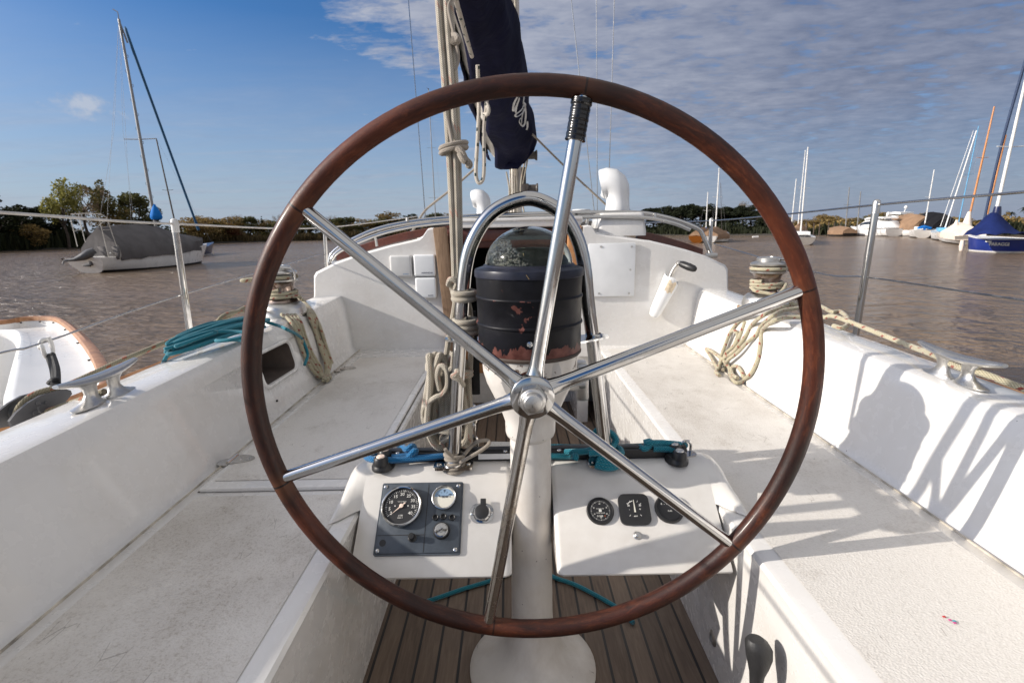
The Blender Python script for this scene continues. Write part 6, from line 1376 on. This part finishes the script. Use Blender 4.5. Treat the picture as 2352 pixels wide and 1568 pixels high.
def motor(label, st, bo, beam, fs, fb, cab, group=GRB, cov=None):
    t, M4, L, de = boat('motor_yacht', label, st, bo, beam, fs, fb, 'bgrey' if cov == 'blackcanvas' else 'bwhite', group, transom=.9, boot='bgrey', over=.14)
    if cov: tentcover(t, M4, de, .0, .95, lambda u: fs * .9 + .2 * u, lambda u: fs + .5 + .2 * math.sin(PI * u), lambda u: cab * (.75 + .35 * math.sin(PI * min(1, .15 + u * .75))), cov, 'tarpaulin', 12, 1.02, .08); return
    rows = []
    for x, w_, z in ((.05, .40, 0), (.10, .42, .55), (.30, .44, .80), (.55, .40, .74), (.80, .30, .18), (.88, .2, .0)): rows.append([M4 @ V((L * x, -beam * w_, fs + .1)), M4 @ V((L * x, -beam * w_ * .92, fs + .2 + z * cab * .5)), M4 @ V((L * x, -beam * w_ * .8, fs + .2 + z * cab)), M4 @ V((L * x, beam * w_ * .8, fs + .2 + z * cab)), M4 @ V((L * x, beam * w_ * .92, fs + .2 + z * cab * .5)), M4 @ V((L * x, beam * w_, fs + .1))])
    m = MB(); m.grid(rows, smooth=False); m.cap(rows[0]); m.build('cabin', MT['bwhite'], t)
    m = MB()
    for s in (-1, 1):
        rw = []
        for x, w_, z in ((.22, .447, .72), (.35, .447, .80), (.55, .407, .74), (.70, .345, .44)): rw.append([M4 @ V((L * x, s * beam * w_ * .955, fs + .2 + z * cab * .42)), M4 @ V((L * x, s * beam * w_ * .86, fs + .2 + z * cab * .80))])
        m.grid(rw)
    m.build('window', MT['glassdark'], t)
    rows = [[M4 @ V((L * x, s * beam * .33, fs + .2 + cab * z)) for s in (-1, 1)] + [M4 @ V((L * x, s * beam * .33, fs + .2 + cab * (z + .16))) for s in (1, -1)] for x, z in ((.12, .86), (.30, .92), (.48, .90), (.58, .78))]
    m = MB(); m.grid(rows, closed=True, smooth=False); m.cap(rows[0]); m.cap(rows[-1]); m.build('flybridge', MT['bwhite'], t)
    m = MB(); m.tube([M4 @ V((L * .28, -.3, fs + cab * 1.1)), M4 @ V((L * .24, -.3, fs + cab * 1.45))], .06, 6); m.sphere(M4 @ V((L * .24, -.3, fs + cab * 1.5)), .26, 0, 10); m.build('radar', MT['bwhite'], t)
motor('white motor yacht with tinted windows moored at the far right bank', wz(2052, 543), wz(1962, 541), 3.2, 1.15, 1.55, 1.5)
motor('second white motor yacht, higher, behind the first motor yacht', bank(2085, 2, WZ), bank(2015, 5, WZ), 3.4, 1.3, 1.7, 2.1)
motor('cruiser under a tan tarpaulin beside the white motor yachts', wz(2118, 543), wz(2042, 541), 3.2, 1.0, 1.3, 3.0, cov='tan')
motor('grey cruiser under a black tarpaulin behind the small white sailboat', wz(2168, 544), wz(2090, 541), 3.4, 1.1, 1.4, 3.1, cov='blackcanvas')
t, M4, L, de = simple_sail('small white sailboat with a bright blue boom cover seen from astern', wz(2118, 547), wz(2108, 541.5), 2.6, 1.0, 1.15, 'bwhite', [((2122, 528), (2146, 390), .55, .08, 'mastwhite')], None)
m = MB(); m.rbox((0, 0, 0), (L * .4, 1.5, .4), .08, M4 @ Matrix.Translation((L * .55, 0, 1.2))); m.build('cabin', MT['bwhite'], t)
m = MB(); y = (M4 @ V((L * .3, 0, 0))).y; m.tube([aY(2108, 524, y), aY(2122, 521, y), aY(2138, 524, y)], [.14, .22, .16], 8); m.tube([aY(2123, 530, y), aY(2124, 518, y)], .14, 8); m.build('boom_cover', MT['skyblue'], t)
t, M4, L, de = simple_sail('white sailboat with light blue trim and raked white mast left of the ivory covered boat', wz(2172, 553), wz(2160, 545), 2.4, .9, 1.2, 'bwhite', [((2168, 532), (2243, 300), .5, .07, 'mastwhite'), ((2160, 520), (2236, 300), .9, .035, 'mastwhite')], None, stripe='deckblue')
m = MB(); m.rbox((0, 0, 0), (L * .5, 1.3, .4), .08, M4 @ Matrix.Translation((L * .5, 0, 1.1))); m.build('cabin', MT['deckblue'], t)
t, M4, L, de = simple_sail('sailboat under an ivory cover with an orange wooden mast, left of the blue boat', wz(2222, 562), wz(2180, 549), 2.7, .75, 1.1, 'bwhite', [((2226, 500), (2284, 245), .35, .085, 'mastwood'), ((2198, 530), (2248, 290), .8, .05, 'deckblue')], (.0, 1.0, .40, 1.0, lambda u: 1.5 + .35 * math.sin(PI * u), 'ivory'))
m = MB(); y = (M4 @ V((L * .35, 0, 0))).y; c = aY(2222, 520, y); m.tube([aY(2216, 532, y), aY(2221, 515, y), aY(2224, 500, y), aY(2227, 486, y)], [.65, .36, .24, .12], 12); m.build('mast_boot', MT['ivory'], t)
m = MB(); c = aY(2196, 514, y); m.tube([aY(2193, 530, y), aY(2198, 505, y)], [.35, .08], 10); m.build('mast_boot', MT['ivory'], t)
# blue boat with its name on the quarter
t, M4, L, de = boat('sailboat', 'royal blue sailboat under a navy boom tent with white lettering on its stern', wz(2420, 583), wz(2224, 575.5), 2.9, .86, .98, 'bblue', GRB, transom=.80, boot='bwhite', stripe='bwhite', over=.03)
ym = (M4 @ V((L * .45, 0, 0))).y; b_, t_ = aY(2285, 500, ym), aY(2360, 165, ym)
mastp(t, b_, t_, .09, 'mastwhite', ((.5, .8),), ((t_, M4 @ V((0, 0, 1.2))), (t_, M4 @ V((L * .4, -1.2, 1.3)))))
rows = []
for i in range(11):
    u = i / 10; a, lo, ri = aY(2212 + 150 * u, 541 - 6 * u, ym - 1.1 - 2.2 * u), 0, aY(2222 + 135 * u, 535 - 48 * math.exp(-((u - .45) / .30) ** 2) + 8 * max(0, u - .5), ym - 1.6 * u)
    back = ri + (ri - a) * 1.0; back.z = a.z; md = a.lerp(ri, .5) + V((0, .1, -.10)); rows.append([a + V((0, 0, .05 * math.sin(i * 2.2))), md, ri, back.lerp(ri, .5), back])
m = MB(); m.grid(rows); m.build('boom_tent', MT['bluecanvas'], t, auto=0)
m = MB(); m.tube([aY(2287, 512, ym), aY(2290, 485, ym), aY(2292, 474, ym)], [.25, .20, .16], 10); m.build('mast_boot', MT['bnavy'], t)
yb_ = (M4 @ V((L, 0, 0))).y; m = MB(); P = [aY(2255, 530, yb_ - .3), aY(2300, 335, yb_ - .5), aY(2358, 130, yb_ - .8)]; m.tube(spline(P, 5), .075, 10); m.build('furled_jib', plain('slate_blue_furling', (.018, .036, .085), .7), t)
m = MB(); m.tube([aY(2268, 492, yb_ + 2), aY(2310, 310, yb_ + 2)], .06, 8); m.build('mizzen_mast', MT['mastwood'], t)
dnm = None
xq, bq, zq, oq = de[1]; 
side = M4 @ V((L * .3, bq * 1.0, zq * .62)); side0 = M4 @ V((L * .3, -bq * 1.0, zq * .62))
near = min((side, side0), key=lambda q: q.length); s_n = 1 if near == side else -1
fx = (M4.to_3x3() @ V((1, 0, 0))); outn = (M4.to_3x3() @ V((0, s_n, -.06))).normalized(); xdir = -fx if s_n > 0 else fx
xdir = xdir if xdir.x > 0 else -xdir
def hull_at(px):
    best = None
    for i in range(len(de) - 1):
        for q in range(8):
            f = q / 8; xx, bb, zz, oo = [de[i][k] + (de[i + 1][k] - de[i][k]) * f for k in range(4)]
            p_ = M4 @ V((xx, s_n * bb * .985, zz * .66)); sx = 1176 + FOC * p_.x / (p_.y * math.cos(PITCH) - p_.z * math.sin(PITCH))
            if best is None or abs(sx - px) < best[0]: best = (abs(sx - px), p_)
    return best[1]
na, nb_ = hull_at(2286), hull_at(2314); xdir = (nb_ - na).normalized(); outn = V((0, 0, 1)).cross(xdir); outn = (outn if outn.y < 0 else -outn) + V((0, 0, -.08)); near = hull_at(2300)
m = MB(); MN = at4(near + outn * .05, outn, xdir); text_mesh(m, 'PARAGGI', MN, .27, depth=.012, bold=.004); m.build('name_lettering', MT['ink'], t)
m = MB(); text_mesh(m, '_4362', at4(M4 @ V((L * .42, s_n * beam_ if False else s_n * 1.47, zq * .80)), outn, xdir), .16, depth=.012) if False else m.rbox((0, 0, 0), (.35, .07, .02), .0, at4(hull_at(2275) + outn * .05 + V((0, 0, .14)), outn, xdir)); m.build('number_plate', MT['ink'], t)
m = MB(); m.tube([aY(2211, 552, yb_ - .4), aY(2209, 565, yb_ - .4), aY(2207, 576, yb_ - .4)], [.10, .14, .09], 10); m.build('fender', MT['ivory'], t)
pq = M4 @ V((L * .05, s_n * 1.25, 0))
for q0, q1 in ((V((pq.x - .1, pq.y, WZ + .3)), V((pq.x, pq.y, WZ + 3.2))), (M4 @ V((L * .3, s_n * 1.42, 1.2)), M4 @ V((L * .3, s_n * 1.42, 1.75)))):
    m = MB(); m.tube([q0, q1], .03, 8); m.build('stanchion_post', MT['mastwhite'], t)
for t in list(bpy.data.objects):
    if '_L' in t: del t['_L']

# pontoon, pilings and a dark barge
t = thing('pontoon', 'low grey pontoon with a white dinghy shell on it beside the left bank', 'pontoon', wz(45, 570)); yb = wz(45, 571).y
m = MB(); a, b = aY(-60, 568, yb), aY(90, 566, yb); m.rbox(((a.x + b.x) / 2, yb + .8, WZ + .2), (b.x - a.x, 2.2, .55), .05); m.build('deck', MT['bgrey'], t)
m = MB(); m.sphere((aY(50, 560, yb).x, yb + .6, WZ + .48), .95, 0, 14, (1.2, .5, .32)); m.build('dinghy_shell', MT['bwhite'], t)
m = MB(); m.rbox((aY(75, 560, yb).x, yb + .6, WZ + .55), (1.0, .8, .35), .08); m.build('crate', MT['grey_pl'], t)
for a, b, c, d_, lab in ((7, 574, -2, 520, 'leaning timber piling at the left edge of the picture'), (82, 572, 66, 502, 'leaning timber piling between the pontoon and the willow'), (153, 568, 138, 508, 'leaning timber piling just left of the grey covered boat')):
    y = wz(a, b).y; m = MB(); p0, p1 = wz(a, b), aY(c, d_, y); p0 = p0 + (p0 - p1) * .1; m.tube([p0, p0.lerp(p1, .5), p1], [.15, .13, .09], 9); tag(m.build('piling', MT['pile']), lab, 'piling', 'timber pilings in the river')
for a, tp in ((1851, 512), (1868, 512), (1881, 513), (1902, 510), (1915, 512), (2043, 515), (1996, 510), (2093, 510), (1928, 514)):
    y = bank(a, -1.5).y; p0, p1 = aY(a, 545, y), aY(a + 2, tp, y); m = MB(); m.tube([p0, p1], [.11, .09], 8); tag(m.build('piling', MT['pile']), 'upright timber piling in the row at the foot of the right bank', 'piling', 'timber pilings along the right bank')
t = thing('barge', 'dark flat barge moored at the far bank left of the cabin', 'barge', wz(900, 551)); y = wz(900, 551).y
m = MB(); a, b = aY(868, 545, y), aY(934, 545, y); m.prism([(a.x + .4, WZ - .2), (b.x, WZ - .2), (b.x, WZ + 1.0), (a.x, WZ + .9)], 3.0, Matrix(((1, 0, 0, 0), (0, 0, 1, y), (0, 1, 0, 0), (0, 0, 0, 1)))); m.build('hull', MT['antifoul'], t)
m = MB(); m.rbox((aY(930, 535, y).x, y + 1.5, WZ + 1.35), (1.4, 1.6, .7), .05); m.build('deckhouse', MT['bwhite'], t)
m = MB(); m.tube([wz(1735, 545) + V((-.5, 0, .05)), wz(1735, 545) + V((.5, 0, .08))], .14, 8); tag(m.build('buoy', MT['bwhite']), 'small white float on the water before the dark wood', 'buoy')

# boat rafted alongside to port: bulwark with a varnished cap rail round a white cockpit
nb = thing('launch', 'white launch with an orange varnished cap rail lying alongside on the left', 'launch', (-4.0, 2.0, WZ))
ZR = -.75
rimp = [(-7.4, 3.0), (-6.6, 3.75), (-5.6, 4.40)] + [tuple(aZ(a, b, ZR).xy) for a, b in ((0, 739), (60, 731), (104, 729), (135, 731), (165, 746), (200, 775), (232, 812), (252, 850), (258, 885))] + [(-1.92, 2.05), (-1.85, 1.3), (-1.9, .2), (-2.2, -1.2), (-2.9, -2.4), (-4.5, -3.0), (-6.4, -2.2), (-7.6, .2)]
rimp = [p_.xy for p_ in spline([V((a, b, 0)) for a, b in rimp] + [V((*rimp[0], 0))], 5)][:-1]
cen = V((-4.4, 1.2))
def off(p_, d_): 
    v_ = (cen - p_); return p_ + v_.normalized() * d_
P3 = [V((p_.x, p_.y, ZR)) for p_ in rimp]; n = len(P3)
m = MB(); rows = [[], [], [], [], []]
for i, p_ in enumerate(rimp):
    o = off(p_, .09)
    for k, (q, z) in enumerate(((p_, ZR - .025), (p_, ZR + .008), (off(p_, .03), ZR + .022), (off(p_, .055), ZR + .016), (off(p_, .062), ZR - .02))): rows[k].append(V((q.x, q.y, z)))
m.grid(rows, closed=True); m.build('cap_rail', MT['pinewood'], nb)
m = MB(); m.grid([[V((off(p_, -.0 + d_).x, off(p_, d_).y, z)) for p_ in rimp] for d_, z in ((.02, ZR - .03), (.06, -1.2), (.3, WZ + .05), (.9, WZ - .4))], closed=True); m.build('hull', MT['bwhite'], nb)
m = MB(); m.grid([[V((off(p_, d_).x, off(p_, d_).y, z)) for p_ in rimp] for d_, z in ((.055, ZR - .02), (.068, ZR - .075), (.36, ZR - .060), (.40, ZR - .040), (.425, ZR - .040), (.45, ZR - .06), (.46, ZR - .12), (.52, -1.45))], closed=True); m.build('side_deck', MT['bwhite'], nb)
m = MB(); m.cap([V((off(p_, .51).x, off(p_, .51).y, -1.45)) for p_ in rimp]); m.build('cockpit_floor', MT['bwhite'], nb)
m = MB(); 
for i in range(len(rimp)):
    q = off(rimp[i], .068); 
    if i % 5 == 0: m.rbox((q.x, q.y, ZR - .03), (.014, .014, .014), .004)
m.build('rail_bolt', MT['mastdark'], nb)
